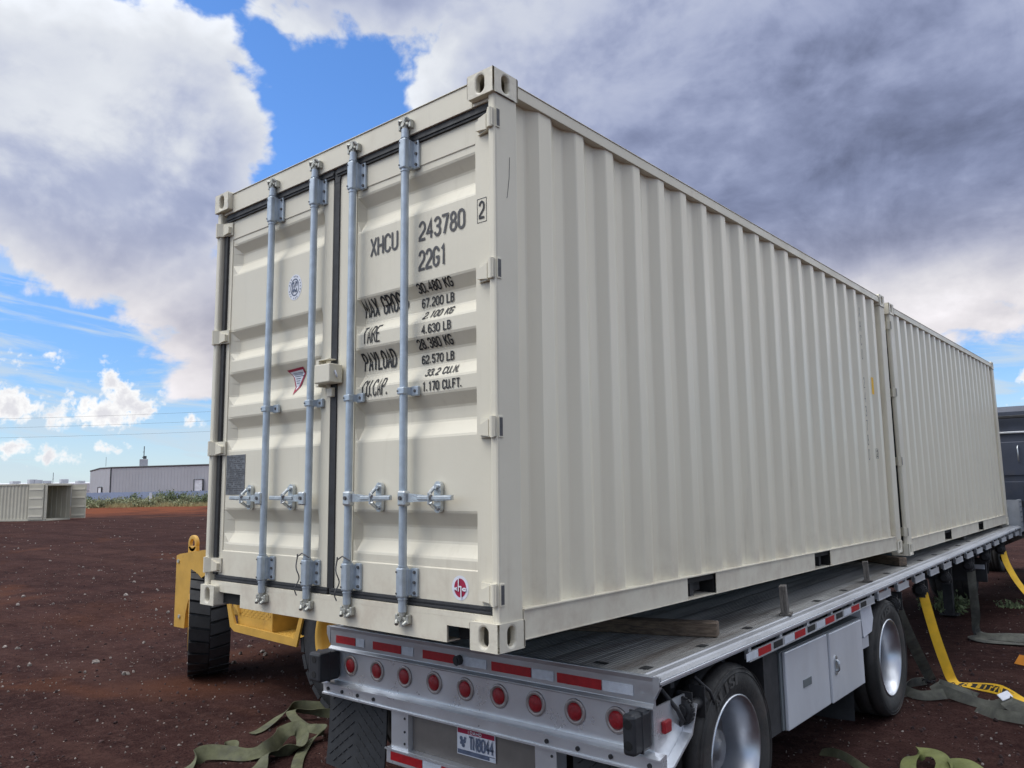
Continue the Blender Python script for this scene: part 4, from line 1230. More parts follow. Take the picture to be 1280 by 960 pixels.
# toolbox between the axles
tb = MB().box(.62, 1.245, 1.60, 3.19, .425, .905)
tb.box(.60, 1.262, 1.575, 3.20, .9055, .912)
t = tb.build('toolbox', 'boxgrey', tr)
for y0, y1 in ((1.640, 2.425), (2.440, 3.180)):
    d = MB().box(1.2455, 1.268 if y0 < 2 else 1.280, y0, y1, .418, .898, .006); d.build('toolbox_door', 'greybox', t)
MB().box(1.2685, 1.272, 1.92, 2.07, .625, .675, .001).build('maker_plate', 'boxgrey', t)
q = MB(); q.prism(oval(2.535, .665, .028, .068, 20), 1.2805, 1.286, 'x'); q.build('latch', 'zinc', t)
q = MB().tube([(1.287, 2.535, .625), (1.300, 2.535, .635), (1.300, 2.535, .69), (1.287, 2.535, .70)], .010, 8); q.build('latch_handle', 'zinc', t)
# splash shield, black box behind the near wheel and reflector housing
m = MB().prism([(1.37, .42), (1.60, .42), (1.60, .92), (1.37, .92)], .64, 1.235, 'x'); m.build('splash_shield', 'steel_dark', tr)
m = MB(); m.prism([(3.23, .97), (3.50, 1.0), (3.56, .86), (3.50, .76), (3.28, .74)], 1.12, 1.262, 'x'); m.build('white_housing', 'stickwhite', tr, bevel=.012)
MB().box(1.14, 1.255, 3.26, 3.42, .655, .7385).build('housing_bracket', 'greybox', tr)
# tail lights' loom, landing legs, front riser and upper deck
m = MB()
for sx in (-1, 1):
    m = MB().box(sx * .55 - .06, sx * .55 + .06, 9.6, 9.72, .045, .95); m.box(sx * .55 - .12, sx * .55 + .12, 9.54, 9.78, .03, .045)
    m.build('landing_leg', 'steel_dark', tr)
m = MB()
m.box(-1.295, 1.295, LT + .012, LT + .05, ZD - .16, 1.60 - .146)
for sx in (-1, 1):
    m.box(min(sx * 1.262, sx * 1.30), max(sx * 1.262, sx * 1.30), LT + .051, LT + .30, ZD - .10, 1.60 - .146)
T(MB().box(-1.24, 1.24, LT + .32, 12.4, 1.30, 1.40), 'upper_deck', 'steel_dark')
m.use(1)
for z in (1.10, 1.18, 1.26, 1.34, 1.42): m.tube([(1.3005, LT + .12, z), (1.302, LT + .12, z)], .016, 10); m.tube([(1.3005, LT + .22, z), (1.302, LT + .22, z)], .016, 10)
T(m, 'gooseneck', ('rail', 'darkhole'))

# ================================================================== TIMBER ON THE DECK
def timber(name, label, x0, y0, x1, y1, z, w, h, material, group='timber pieces laid on the trailer deck', seed=0, zr=0):
    a, b = Vector((x0, y0, 0)), Vector((x1, y1, 0)); Ln = (b - a).length
    bm = bmesh.new(); bmesh.ops.create_cube(bm, size=1)
    bmesh.ops.subdivide_edges(bm, edges=[e for e in bm.edges if abs(e.verts[0].co.x - e.verts[1].co.x) > .5], cuts=14)
    for v in bm.verts:
        v.co = Vector((v.co.x * Ln, v.co.y * w, v.co.z * h))
        v.co += Vector((0, 1, 1)) * .004 * noise.noise((v.co.x * 3, v.co.y * 20, v.co.z * 20 + seed))
    bmesh.ops.bevel(bm, geom=[e for e in bm.edges if len(e.link_faces) == 2 and e.calc_face_angle(0) > 1], offset=.005, segments=1, affect='EDGES')
    m = MB().addbm(bm)
    zc = z + h / 2
    o = m.build(name, material, None, loc=((x0 + x1) / 2, (y0 + y1) / 2, zc), rot=(0, atan2(-zr, Ln), atan2(y1 - y0, x1 - x0)))
    return tag(o, label, 'timber', group)


dk = lambda y: ZD + SH * y + .003
timber('timber_beam', 'long brown timber beam lying slantwise on the deck beside the near container', -.55, .53, 1.10, 1.06, dk(.9), .095, .085, 'wood', seed=1)
timber('timber_beam', 'short timber block under the joint of the two containers', .42, 5.64, 1.13, 5.12, dk(5.3), .09, .080, 'wood', seed=2)
timber('timber_beam', 'timber packing piece poking out beneath the middle of the far container', -.9, 8.60, 1.06, 8.46, dk(8.5) - .0, .09, .06, 'woodgrey', seed=3)
timber('timber_beam', 'timber packing piece poking out beneath the front end of the far container', -.9, 11.02, 1.13, 10.92, dk(10.9), .09, .030, 'woodgrey', seed=4)
for i, (x, y, z1) in enumerate(((1.165, 1.950, 1.280), (1.150, 3.850, 1.285))):
    m = MB(); z = dk(y)
    m.box(-.022, .022, -.045, .045, 0, z1 - z, .004); m.box(-.035, .045, -.05, .05, 0.0, .012, .002)
    o = m.build('wooden_stake', 'woodgrey', None, loc=(x, y, z), rot=(rad(2 - 4 * i), rad(-2), rad(14)))
    tag(o, ('upright wooden stake on the deck edge above the toolbox', 'upright wooden stake on the deck edge above the front trailer wheel')[i], 'stake', 'stakes standing along the deck edge')

# ================================================================== FORKLIFT
fk = empty('forklift', (-3.6, 2.1, 0))
tag(fk, 'yellow forklift behind the near container, its forks under the container floor', 'forklift')
FY = 1.03


def Fk(m, name, material, bevel=0.0, parent=fk):
    o = m.build(name, material, None, bevel=bevel); o.parent = parent
    o.matrix_parent_inverse = Matrix.Translation(-Vector((-3.6, 2.1, 0)))
    return o


# rear counterweight with cut-out wheel arch
arch = [(-5.25, .50)] + [(-4.68 + .57 * cos(rad(a)), .52 + .60 * sin(rad(a))) for a in range(178, 20, -12)] + [(-4.30, .86), (-4.30, 1.38), (-4.55, 1.40), (-5.40, 1.300), (-5.47, 1.280), (-5.48, .50)]
m = MB(); m.prism(arch, FY + .02, FY + .13, 'y')
m.prism([(-5.62, 1.16), (-5.62, 1.285), (-5.45, 1.300), (-4.55, 1.40), (-4.30, 1.38), (-4.30, 1.16)], FY + .161, 3.14, 'y')
m.box(-5.62, -4.35, 1.85, 2.45, .50, 1.159)
Fk(m, 'counterweight', 'yellow', .02)
m = MB().lathe([(.055, -.02), (.095, -.02), (.095, .02), (.055, .02), (.055, -.02)], 24, 'y', Matrix.Translation((-5.47, FY + .22, 1.40)))
m.box(-5.565, -5.375, FY + .20, FY + .24, 1.285, 1.37)
Fk(m, 'lifting_eye', 'yellow', .006)
# chassis, step and cab body
m = MB().box(-4.85, -1.70, FY + .45, 2.75, .48, .95); m.box(-4.3, -2.0, FY + .12, 2.95, .95, 1.28)
Fk(m, 'chassis', 'steel_dark')
m = MB().prism([(-4.36, .86), (-4.28, .615), (-4.20, .575), (-3.13, .540), (-3.02, .86), (-3.07, .86), (-3.17, .615), (-4.19, .65), (-4.30, .86)], FY, FY + .022, 'y')
m.box(-4.20, -3.16, FY + .023, FY + .42, .600, .612)
m.box(-4.22, -3.60, FY + .05, FY + .44, .613, .90)
m.box(-4.24, -3.08, FY + .4405, FY + .449, .56, 1.27)
for i in range(16):
    for j in range(7):
        m.box(-.012, .012, -.003, .003, 0, .004, mx=Matrix.Translation((-4.12 + i * .06, FY + .07 + j * .05, .612)) @ Matrix.Rotation(rad(45 if (i + j) % 2 else -45), 4, 'Z'))
        m.box(-.012, .012, -.003, .0, -.003, .003, mx=Matrix.Translation((-4.18 + i * .036, FY + .05, .735 + j * .024)) @ Matrix.Rotation(rad(45 if (i + j) % 2 else -45), 4, 'Y'))
Fk(m, 'step', 'yellow')
m = MB().box(-4.2, -3.15, FY + .45, 2.8, .96, 1.95, .03); Fk(m, 'hood', 'yellow')
m = MB()
for x in (-4.1, -2.5):
    for y in (FY + .25, 2.9): m.tube([(x, y, 1.25), (x + .1, y, 2.35)], .04, 8)
m.box(-4.2, -2.3, FY + .2, 2.95, 2.35, 2.42)
Fk(m, 'overhead_guard', 'steel_dark')
m = MB()
for y in (1.70, 2.42): m.box(-1.56, -1.42, y - .07, y + .07, .30, 2.40)
m.box(-1.50, -1.42, 1.5, 2.62, 1.25, 1.40); m.box(-1.50, -1.42, 1.5, 2.62, 1.75, 1.85)
Fk(m, 'mast', 'steel_dark')
for y in (.912, 2.935):
    m = MB().box(-1.50, 1.02, y - .09, y + .09, 1.345, 1.400); m.box(-1.50, -1.42, y - .09, y + .09, 1.345, 1.85)
    Fk(m, 'fork', 'steel_dark')


def fork_wheel(x, y, r, w, rz, rimr, side):
    wh = empty('wheel'); wh.parent = fk; wh.location = (x + 3.6, y - 2.1, r); wh.rotation_euler = (0, 0, rz)
    m = MB().lathe([(rimr, -w / 2 + .02), (rimr + .05, -w / 2), (r * .92, -w / 2 + .005), (r - .035, -w / 2 + .03), (r - .035, w / 2 - .03), (r * .92, w / 2 - .005), (rimr + .05, w / 2), (rimr, w / 2 - .02)], 48, 'y')
    n = 26
    for k in range(n):
        a = 2 * pi * k / n
        for s_ in (-1, 1):
            # chevron lug halves wrap the tread with a zig-zag groove between
            mx = Matrix.Rotation(a + (pi / n if s_ > 0 else 0), 4, 'Y')
            y0, y1 = (0.004, w / 2 - .004) if s_ > 0 else (-w / 2 + .004, -.004)
            hw_ = pi * r / n * .86; sk = .045 * s_
            def q(u, yy, z): return (u + sk * (1 - abs(yy) / (w / 2)) * s_ - .02, yy, z)
            vs = [q(-hw_, y0, r - .045), q(hw_, y0, r - .045), q(hw_, y1, r - .055), q(-hw_, y1, r - .055), q(-hw_ * .92, y0, r), q(hw_ * .92, y0, r), q(hw_ * .92, y1, r - .018), q(-hw_ * .92, y1, r - .018)]
            m.add(vs, [(0, 3, 2, 1), (4, 5, 6, 7), (0, 1, 5, 4), (1, 2, 6, 5), (2, 3, 7, 6), (3, 0, 4, 7)], mx=mx)
    m.build('tyre', 'rubber', wh)
    s_ = -1
    m = MB().lathe([(rimr + .012, s_ * (w / 2 - .012)), (rimr + .008, s_ * (w / 2 + .006)), (rimr - .02, s_ * (w / 2 - .002)), (rimr - .045, s_ * (w / 2 - .04)), (rimr - .05, s_ * .10), (rimr * .6, s_ * .04), (.13, s_ * .05), (.12, s_ * .12), (0, s_ * .12)], 40, 'y')
    m.build('rim', 'yellow', wh)
    return wh


fork_wheel(-5.12, 1.27, .575, .42, rad(-28), .30, -1)
fork_wheel(-4.93, 2.85, .585, .36, rad(-28), .30, -1)
fork_wheel(-2.46, 1.26, .655, .40, 0, .41, -1)
fork_wheel(-2.46, 2.95, .655, .40, 0, .41, -1)

m = MB()
for k, (x, z) in enumerate(((-4.10, .80), (-3.9, .74), (-2.95, .95))):
    m.tube([(x, FY + .46, z), (x + .1, FY + .40, z - .12), (x + .35, FY + .38, z - .16), (x + .6, FY + .44, z - .05), (x + .75, FY + .5, z + .1)], .016, 7)
Fk(m, 'hydraulic_hose', 'rubber')
for x, z in ((-5.42, 1.22), (-5.36, .62), (-4.5, 1.30)):
    Fk(MB().tube([(x, FY + .008, z), (x, FY + .0195, z)], .022, 6), 'bolt_head', 'dullzinc')
# ================================================================== STRAPS
def catmull(P, n):
    out = []
    for i in range(len(P) - 1):
        p0, p1, p2, p3 = P[max(i - 1, 0)], P[i], P[i + 1], P[min(i + 2, len(P) - 1)]
        for k in range(n):
            t = k / n
            out.append(.5 * ((2 * p1) + (-p0 + p2) * t + (2 * p0 - 5 * p1 + 4 * p2 - p3) * t * t + (-p0 + 3 * p1 - 3 * p2 + p3) * t ** 3))
    out.append(P[-1]); return out


def strap(name, label, pts, width, material, group='ratchet straps dropped beside the trailer', cat='strap', n=8, thick=.004, parent=None, kids=()):
    """pts: (x, y, z, wx, wy, wz): centre line and direction of the width"""
    C_ = catmull([Vector(p[:3]) for p in pts], n); D_ = catmull([Vector(p[3:6]) for p in pts], n)
    m = MB(); N = len(C_); up = []; dn = []
    for i in range(N):
        t = (C_[min(i + 1, N - 1)] - C_[max(i - 1, 0)]).normalized()
        d = (D_[i] - t * D_[i].dot(t)).normalized(); nn = t.cross(d).normalized() * thick / 2
        for k in (-1, -.33, .33, 1):
            c = C_[i] + d * width / 2 * k + nn * 2.5 * (1 - k * k) * .5
            up.append(c + nn); dn.append(c - nn)
    q4 = [(i * 4 + k, i * 4 + k + 1, i * 4 + k + 5, i * 4 + k + 4) for i in range(N - 1) for k in range(3)]
    m.add(up, q4, True); m.add(dn, [f[::-1] for f in q4], True)
    for k in (0, 3): m.add([v for i in range(N) for v in (up[i * 4 + k], dn[i * 4 + k])], [(2 * i, 2 * i + 1, 2 * i + 3, 2 * i + 2) for i in range(N - 1)], True)
    for i in (0, N - 1): m.add([up[i * 4 + k] for k in range(4)] + [dn[i * 4 + k] for k in range(4)], [(0, 1, 5, 4), (1, 2, 6, 5), (2, 3, 7, 6)])
    o = m.build(name, material, None)
    tag(o, label, cat, group)
    return o, C_, D_


g = .012
# olive strap: crumpled tail left of the mud flap
strap('tie_down_strap', 'short twisted olive strap end curling on the ground left of the trailer mud flap',
      [(-2.72, .335, .012, .9, .6, 0), (-2.74, .42, .012, 1, .5, 0), (-2.80, .56, .03, 1, .35, .1), (-2.90, .74, .05, .8, .3, .4), (-2.96, .90, .07, .2, .2, .9), (-2.86, 1.03, .06, -.1, .2, 1), (-2.70, 1.12, .05, -.1, .2, 1), (-2.56, 1.16, .045, 0, .1, 1), (-2.56, 1.05, .04, .3, .5, .7), (-2.70, .90, .06, .9, .4, .3), (-2.78, .76, .09, .8, .6, .2), (-2.66, .68, .08, .6, .9, 0),
       (-2.50, .68, .03, .5, .9, .2), (-2.36, .68, .03, .1, .5, .8), (-2.22, .68, .05, 0, .4, 1), (-2.14, .60, .06, .4, .5, .7), (-2.12, .48, .04, .9, .2, .3), (-2.02, .34, .02, 1, .4, .1), (-1.86, .18, .02, .8, .7, 0), (-1.7, .05, .012, .6, .9, 0)], .080, 'olive')
strap('tie_down_strap', 'wide olive strap heaped on the ground at the bottom left of the photo',
      [(-2.28, -.50, .012, 0, 1, 0), (-2.40, -.36, .03, -.3, .9, .4), (-2.44, -.24, .06, -.5, .4, .7), (-2.34, -.12, .05, -.5, .6, .6), (-2.20, -.03, .04, -.4, .8, .5), (-2.14, .08, .06, -.5, .7, .5), (-2.20, .22, .07, -.6, .5, .6), (-2.28, .34, .10, -.6, .4, .5), (-2.24, .44, .11, -.5, .2, .6), (-2.12, .40, .06, -.2, .7, .5), (-2.02, .26, .03, .2, .9, .3), (-2.06, .10, .05, .7, .5, .3), (-1.98, -.04, .06, .8, .1, .5), (-1.86, -.16, .03, .6, .8, 0), (-1.80, -.3, .012, .8, .5, 0)], .118, 'olive')
strap('tie_down_strap', 'small olive strap tip standing up behind the heap at the bottom left',
      [(-2.46, -.14, .012, .3, 1, 0), (-2.50, -.04, .05, .2, .8, .5), (-2.44, .02, .06, 0, .6, .7), (-2.38, -.04, .02, .3, 1, .1)], .05, 'olive')
# right of the trailer
y1_, C_, D_ = strap('tie_down_strap', 'yellow strap hanging from the rail behind the front trailer wheel with black printing',
      [(1.25, 5.27, .86, .7, .7, 0), (1.28, 5.30, .66, .7, .7, 0), (1.32, 5.34, .42, .72, .7, 0), (1.37, 5.39, .18, .75, .7, 0), (1.41, 5.42, .035, .75, .7, 0), (1.48, 5.38, .014, .6, .8, .1), (1.66, 5.30, .03, .15, .9, .5), (1.84, 5.18, .05, .1, .7, .7), (2.0, 5.02, .03, .2, 1, .4), (2.10, 4.9, .016, .4, 1, 0)], .10, 'yweb')
q = lettering('INEDYNE', 0, 1, 0, 1, .035, lambda a, b: 0, gap=.4); tm = MB(); vs = []
n0 = 8 * 5
for p in q.v:
    u = n0 + p[0] * 22; i = int(u); f = u - i
    c = C_[i].lerp(C_[min(i + 1, len(C_) - 1)], f); d = D_[i].lerp(D_[min(i + 1, len(C_) - 1)], f)
    t = (C_[min(i + 1, len(C_) - 1)] - C_[i]).normalized(); d = (d - t * d.dot(t)).normalized(); nn = t.cross(d).normalized()
    if nn.z < 0 and abs(nn.z) > .2: nn = -nn
    if nn.y > 0 and abs(nn.z) <= .2: nn = -nn
    c = c + (Vector((0, 0, 0)))
    vs.append(c + d * (p[2] - .5) * .062 + nn * .0045)
tm.add(vs, q.f); tm.build('strap_print', 'ink', y1_)
strap('tie_down_strap', 'yellow strap curving down from the rail at the right edge of the photo',
      [(1.26, 9.86, .94, .5, .8, 0), (1.30, 9.85, .76, .5, .8, 0), (1.42, 9.84, .50, .5, .8, .0), (1.62, 9.80, .24, .5, .8, 0), (1.90, 9.72, .07, .4, .9, 0), (2.3, 9.6, .014, .3, 1, 0)], .12, 'yweb')
strap('tie_down_strap', 'olive strap hanging straight from the rail left of the right-edge yellow strap',
      [(1.25, 7.62, .86, .7, .7, 0), (1.24, 7.70, .60, .7, .7, 0), (1.21, 7.88, .30, .7, .7, 0), (1.17, 8.05, .10, .5, .9, .2), (1.22, 8.22, .016, .3, 1, .2), (1.50, 8.45, .015, 0, 1, .2), (1.90, 8.5, .02, 0, 1, .1), (2.3, 8.35, .015, 0, 1, 0), (1.9, 8.1, .035, 0, .9, .4), (1.45, 7.95, .05, .1, .9, .5), (1.15, 7.95, .05, .8, .6, .3), (1.3, 7.75, .03, .2, 1, .2), (1.8, 7.85, .02, 0, 1, 0), (2.4, 7.95, .014, 0, 1, 0)], .11, 'greyweb')
strap('tie_down_strap', 'dark grey strap slanting down past the front trailer wheel',
      [(1.24, 4.32, .90, .6, .7, 0), (1.25, 4.45, .72, .6, .7, 0), (1.255, 4.75, .45, .6, .7, 0), (1.25, 5.08, .20, .6, .7, 0), (1.24, 5.32, .04, .4, 1, 0), (1.22, 5.42, .012, .5, 1, 0)], .10, 'greyweb')
strap('tie_down_strap', 'grey olive strap heaped on the ground in front of the printed yellow strap',
      [(1.22, 5.25, 0.018, 0.3, 1, 0.1), (1.12, 5, 0.042, 0.5, 0.6, 0.6), (1.14, 4.72, 0.054, 0.8, 0.1, 0.6), (1.32, 4.62, 0.036, 0.4, 0.6, 0.6), (1.55, 4.75, 0.06, 0, 0.7, 0.7), (1.72, 4.8, 0.036, -0.2, 0.9, 0.4), (1.62, 5, 0.03, 0.6, 0.8, 0.3), (1.38, 5, 0.072, 0.7, 0.5, 0.5), (1.42, 4.78, 0.084, 0.8, -0.2, 0.5), (1.66, 4.66, 0.054, 0, 0.6, 0.8), (1.86, 4.62, 0.036, 0.1, 0.7, 0.6), (1.98, 4.72, 0.06, 0.5, 0.7, 0.4), (1.9, 4.9, 0.03, 0.9, 0.5, 0)], .092, 'greyweb', n=10)
strap('tie_down_strap', 'grey strap coiled round a metal hook at the right edge of the photo',
      [(1.78, 4.46, 0.018, 0, 0.8, 0.5), (2, 4.3, 0.048, 0, 0.6, 0.8), (2.2, 4.25, 0.054, 0.1, 0.5, 0.8), (2.34, 4.36, 0.03, 0.7, 0.4, 0.4), (2.22, 4.52, 0.06, 0.8, 0.5, 0.3), (2.02, 4.6, 0.096, 0.6, 0.7, 0.3), (2.04, 4.42, 0.108, 0.9, 0, 0.4), (2.26, 4.34, 0.06, 0.3, 0.8, 0.4), (2.5, 4.3, 0.03, 0, 1, 0.2), (2.7, 4.2, 0.012, 0, 1, 0)], .092, 'greyweb', n=10)
strap('tie_down_strap', 'bright olive strap looped on the ground at the bottom right of the photo',
      [(1.70, 2.58, .014, 1, .3, 0), (1.68, 2.72, .05, .9, .4, .3), (1.74, 2.82, .08, .5, .8, .4), (1.84, 2.80, .09, .3, .9, .2), (1.90, 2.70, .07, .9, .5, .1), (1.90, 2.62, .02, 1, .2, .3), (1.95, 2.72, .06, .2, .7, .7), (2.04, 2.74, .08, .2, .9, .3), (2.14, 2.68, .05, .4, 1, .1), (2.2, 2.56, .014, .6, .8, 0)], .10, 'olive_lt')
strap('tie_down_strap', 'thin dark green strap edge on the ground beside the near trailer wheel',
      [(1.10, 2.62, .012, .3, .8, .6), (1.20, 2.58, .04, .2, .3, 1), (1.32, 2.50, .05, .2, .3, 1), (1.46, 2.40, .03, .3, .5, .8), (1.6, 2.3, .014, .5, 1, 0)], .06, 'olive')
# hook lying in the pile
m = MB().box(-.05, .05, -.035, .035, -.006, .006, .004)
o = m.build('strap_hook', 'stickwhite', None, loc=(1.98, 4.62, .13), rot=(rad(35), rad(-20), rad(40))); tag(o, 'pale square strap buckle resting on the strap heap', 'buckle', 'strap buckles')
m = MB().box(-.05, .05, -.035, .035, -.006, .006, .004)
o = m.build('strap_hook', 'stickwhite', None, loc=(2.30, 4.66, .075), rot=(rad(60), 0, rad(10))); tag(o, 'pale buckle at the right edge of the photo', 'buckle', 'strap buckles')
# small chain by the pile
m = MB()
for i in range(14):
    mx = Matrix.Translation((1.16 + i * .028, 5.18 + .03 * sin(i * .9), .03 + .02 * abs(sin(i)))) @ Matrix.Rotation(rad(90 * (i % 2)), 4, 'X') @ Matrix.Rotation(rad(20), 4, 'Z')
    m.tube([mx @ Vector((.02 * cos(a * pi / 6), .012 * sin(a * pi / 6), 0)) for a in range(13)], .0045, 5, caps=False)
tag(m.build('chain', 'steel_dark'), 'short dark chain lying behind the heaped grey strap', 'chain')
# orange edge protector
m = MB().prism([(-.09, 0), (0, .085), (.09, 0), (.075, 0), (0, .07), (-.075, 0)], -.12, .12, 'y')
o = m.build('edge_protector', 'amber', None, loc=(1.90, 6.72, .005), rot=(0, 0, rad(60))); tag(o, 'orange plastic edge protector lying on the ground beyond the strap heap', 'edge protector')

# ================================================================== TRUCK TRACTOR
tk = empty('truck_tractor', (.9, 13.0, 0))
tag(tk, 'dark slate truck tractor at the right edge of the photo, ahead of the trailer', 'truck')


def Tk(m, name, material, bevel=0.0):
    o = m.build(name, material, None, bevel=bevel); o.parent = tk; o.matrix_parent_inverse = Matrix.Translation(-Vector((.9, 13.0, 0))); return o


TY = 12.55
Tk(MB().box(-.05, 2.30, TY, TY + 2.2, 1.02, 3.22, .10), 'sleeper', 'tractor')
Tk(MB().box(.05, 2.20, TY + 2.201, TY + 3.7, 1.02, 2.75, .12), 'cab', 'tractor')
Tk(MB().box(.35, 1.90, TY + 3.701, TY + 5.1, .85, 1.85, .14), 'bonnet', 'tractor')
m = MB()
m.box(.10, 2.20, TY - .022, TY - .0005, 2.02, 2.60, .01); m.box(.10, 2.20, TY - .022, TY - .0005, 1.30, 1.92, .01)
Tk(m, 'rear_panel', 'tractor')
Tk(MB().box(.05, 2.25, TY - .05, TY - .001, 2.74, 2.775, .008), 'rear_trim', 'alu')
Tk(MB().tube([(1.22, TY - .03, 2.25), (1.22, TY - .07, 2.28), (1.22, TY - .07, 2.50), (1.22, TY - .03, 2.53)], .012, 6), 'grab_handle', 'zinc')
Tk(MB().box(.30, 2.0, TY - .12, TY - .051, 3.0, 3.05, .01), 'roof_trim', 'steel_dark')
Tk(MB().box(1.24, 2.10, TY - .030, TY - .0225, 1.36, 1.86, .01), 'locker_door', 'tractor')
Tk(MB().box(1.33, 1.43, TY - .035, TY - .023, 2.34, 2.52, .01), 'rear_window', 'rubber')
m = MB().tube([(1.60, TY - .045, 2.02), (1.60, TY - .023, 2.02)], .055, 20); Tk(m, 'round_lamp', 'stickwhite')
m = MB()
for k in range(5):
    x = 1.28 + k * .10
    m.tube([(x, TY - .03, 1.85 - .03 * k), (x + .05, TY - .14, 1.72), (x + .12, TY - .22, 1.62), (x + .16, TY - .12, 1.56), (x + .2, TY - .03, 1.60)], .014, 7)
Tk(m, 'air_line', 'steel_dark')
m = MB()
m.box(.55, .65, TY - 1.2, TY + 4.6, .72, .98); m.box(1.55, 1.65, TY - 1.2, TY + 4.6, .72, .98)
Tk(m, 'frame_rail', 'steel_dark')
Tk(MB().box(1.62, 2.22, TY + .6, TY + 2.1, .45, 1.0, .12), 'fuel_tank', 'alu')
Tk(MB().box(-.2, 2.5, TY - 2.2, TY - 2.17, .30, .82, .01), 'rear_guard', 'steel_dark') if False else None
for y in (TY - .75, TY + 3.9):
    for sx, x in ((1, 2.28), (-1, -.08)):
        wheel(tk, x - .9, y - 13.0, .52, sx, .30 if y > 14 else .58)
m = MB()
m.box(.30, .9, TY - 1.75, TY - 1.72, .52, .70); Tk(m, 'rear_light_bar', 'steel_dark')
# low dark crossbar with a pale plate seen beneath the trailer
m = MB().box(-.2, 1.2, 8.9, 8.93, .60, .92, .006); o = m.build('spare_rack', 'steel_dark', tr)
MB().box(.96, 1.18, 8.885, 8.8995, .77, .83, .003).build('rack_plate', 'greybox', tr)

# ================================================================== FAR YARD: open container
def far_container():
    t = empty('open_container', pol(-70.42, 64, .22))
    tag(t, 'distant beige container with one end door swung open, on the far left of the yard', 'shipping container')
    # local: x along the view line, long side runs to the left
    Rv = Vector((sin(rad(19.6)), cos(rad(19.6)), 0)); Av = Vector((sin(rad(-70.4)), cos(rad(-70.4)), 0))
    Sv = -.77 * Rv + .64 * Av
    t.rotation_euler = (0, 0, atan2(Sv.y, Sv.x))
    def FY_(mb): mb.v = [(x, -y, z) for x, y, z in mb.v]; return mb
    # long side along +x local, end face towards local -x
    sgn = 1
    m = MB(); pr = []; x = .62
    while x < 6.0: pr += [(x, 0), (x + .07, 0), (x + .14, .04), (x + .21, .04)]; x += .28
    n = len(pr)
    def P(p, z): return (p[0], p[1], z)
    m.add([P(p, .16) for p in pr] + [P(p, 2.5) for p in pr], [(i, i + 1, n + i + 1, n + i) for i in range(n - 1)])
    FY_(m).build('side_wall', 'beige_far', t)
    m = MB().box(0, 6.06, -.04, .06, 0, .16); m.box(0, 6.06, -.04, .06, 2.5, 2.6); m.box(5.95, 6.06, -.04, .06, .16, 2.5); m.box(-.03, .10, -.04, .08, .16, 2.5)
    FY_(m).build('frame', 'beige_far', t)
    # the end is turned a little: build it as a box receding to the right
    m = MB()
    m.box(0, 6.06, .1, 2.44, 2.52, 2.58); m.box(0, 6.0, .1, 2.44, .10, .16); m.box(0, 6.06, 2.40, 2.44, .16, 2.52); m.box(5.98, 6.04, .1, 2.40, .16, 2.52)
    m.box(-.02, .10, .06, 2.44, 0.0, .16); m.box(-.02, .10, .06, 2.44, 2.46, 2.6)
    for k in range(14): m.box(.3 + k * .4, .42 + k * .4, 2.36, 2.3995, .17, 2.50)
    FY_(m).build('shell', 'beige_far', t)
    d = MB().box(.12, 1.28, -.10, -.05, .12, 2.52); FY_(d).build('door', 'beige_far', t)
    d = MB()
    for z in (.35, .95, 1.6, 2.2): d.box(.18, 1.22, -.125, -.101, z - .06, z + .06)
    FY_(d).build('door_rib', 'beige', t)
    d = MB().box(-1.20, -.03, 2.42, 2.47, .12, 2.52); dd = FY_(d).build('door', 'beige_far', t)
    d = MB()
    for z in (.35, .95, 1.6, 2.2): d.box(-1.14, -.10, 2.39, 2.419, z - .06, z + .06)
    FY_(d).build('door_rib', 'beige', t)


far_container()

# ================================================================== FAR YARD: buildings
def wall_box(pts, z0, z1, name, material, parent, rib=0.0):
    m = MB(); n = len(pts)
    for a, b in zip(pts, pts[1:] + pts[:1]):
        a, b = Vector(a[:2]), Vector(b[:2]); Ln = (b - a).length; k = max(1, int(Ln / .6)) if rib else 1
        nrm = Vector((b.y - a.y, a.x - b.x)).normalized() if Ln else Vector((0, 0))
        for i in range(k):
            p = a.lerp(b, i / k); q = a.lerp(b, (i + 1) / k)
            if rib:
                c = p.lerp(q, .8); c2 = p.lerp(q, .9)
                seq = [p, c, c2 + nrm * rib, q]
            else: seq = [p, q]
            for u, v in zip(seq, seq[1:]): m.add([(u.x, u.y, z0), (v.x, v.y, z0), (v.x, v.y, z1), (u.x, u.y, z1)], [(0, 1, 2, 3)])
    return m.build(name, material, parent)


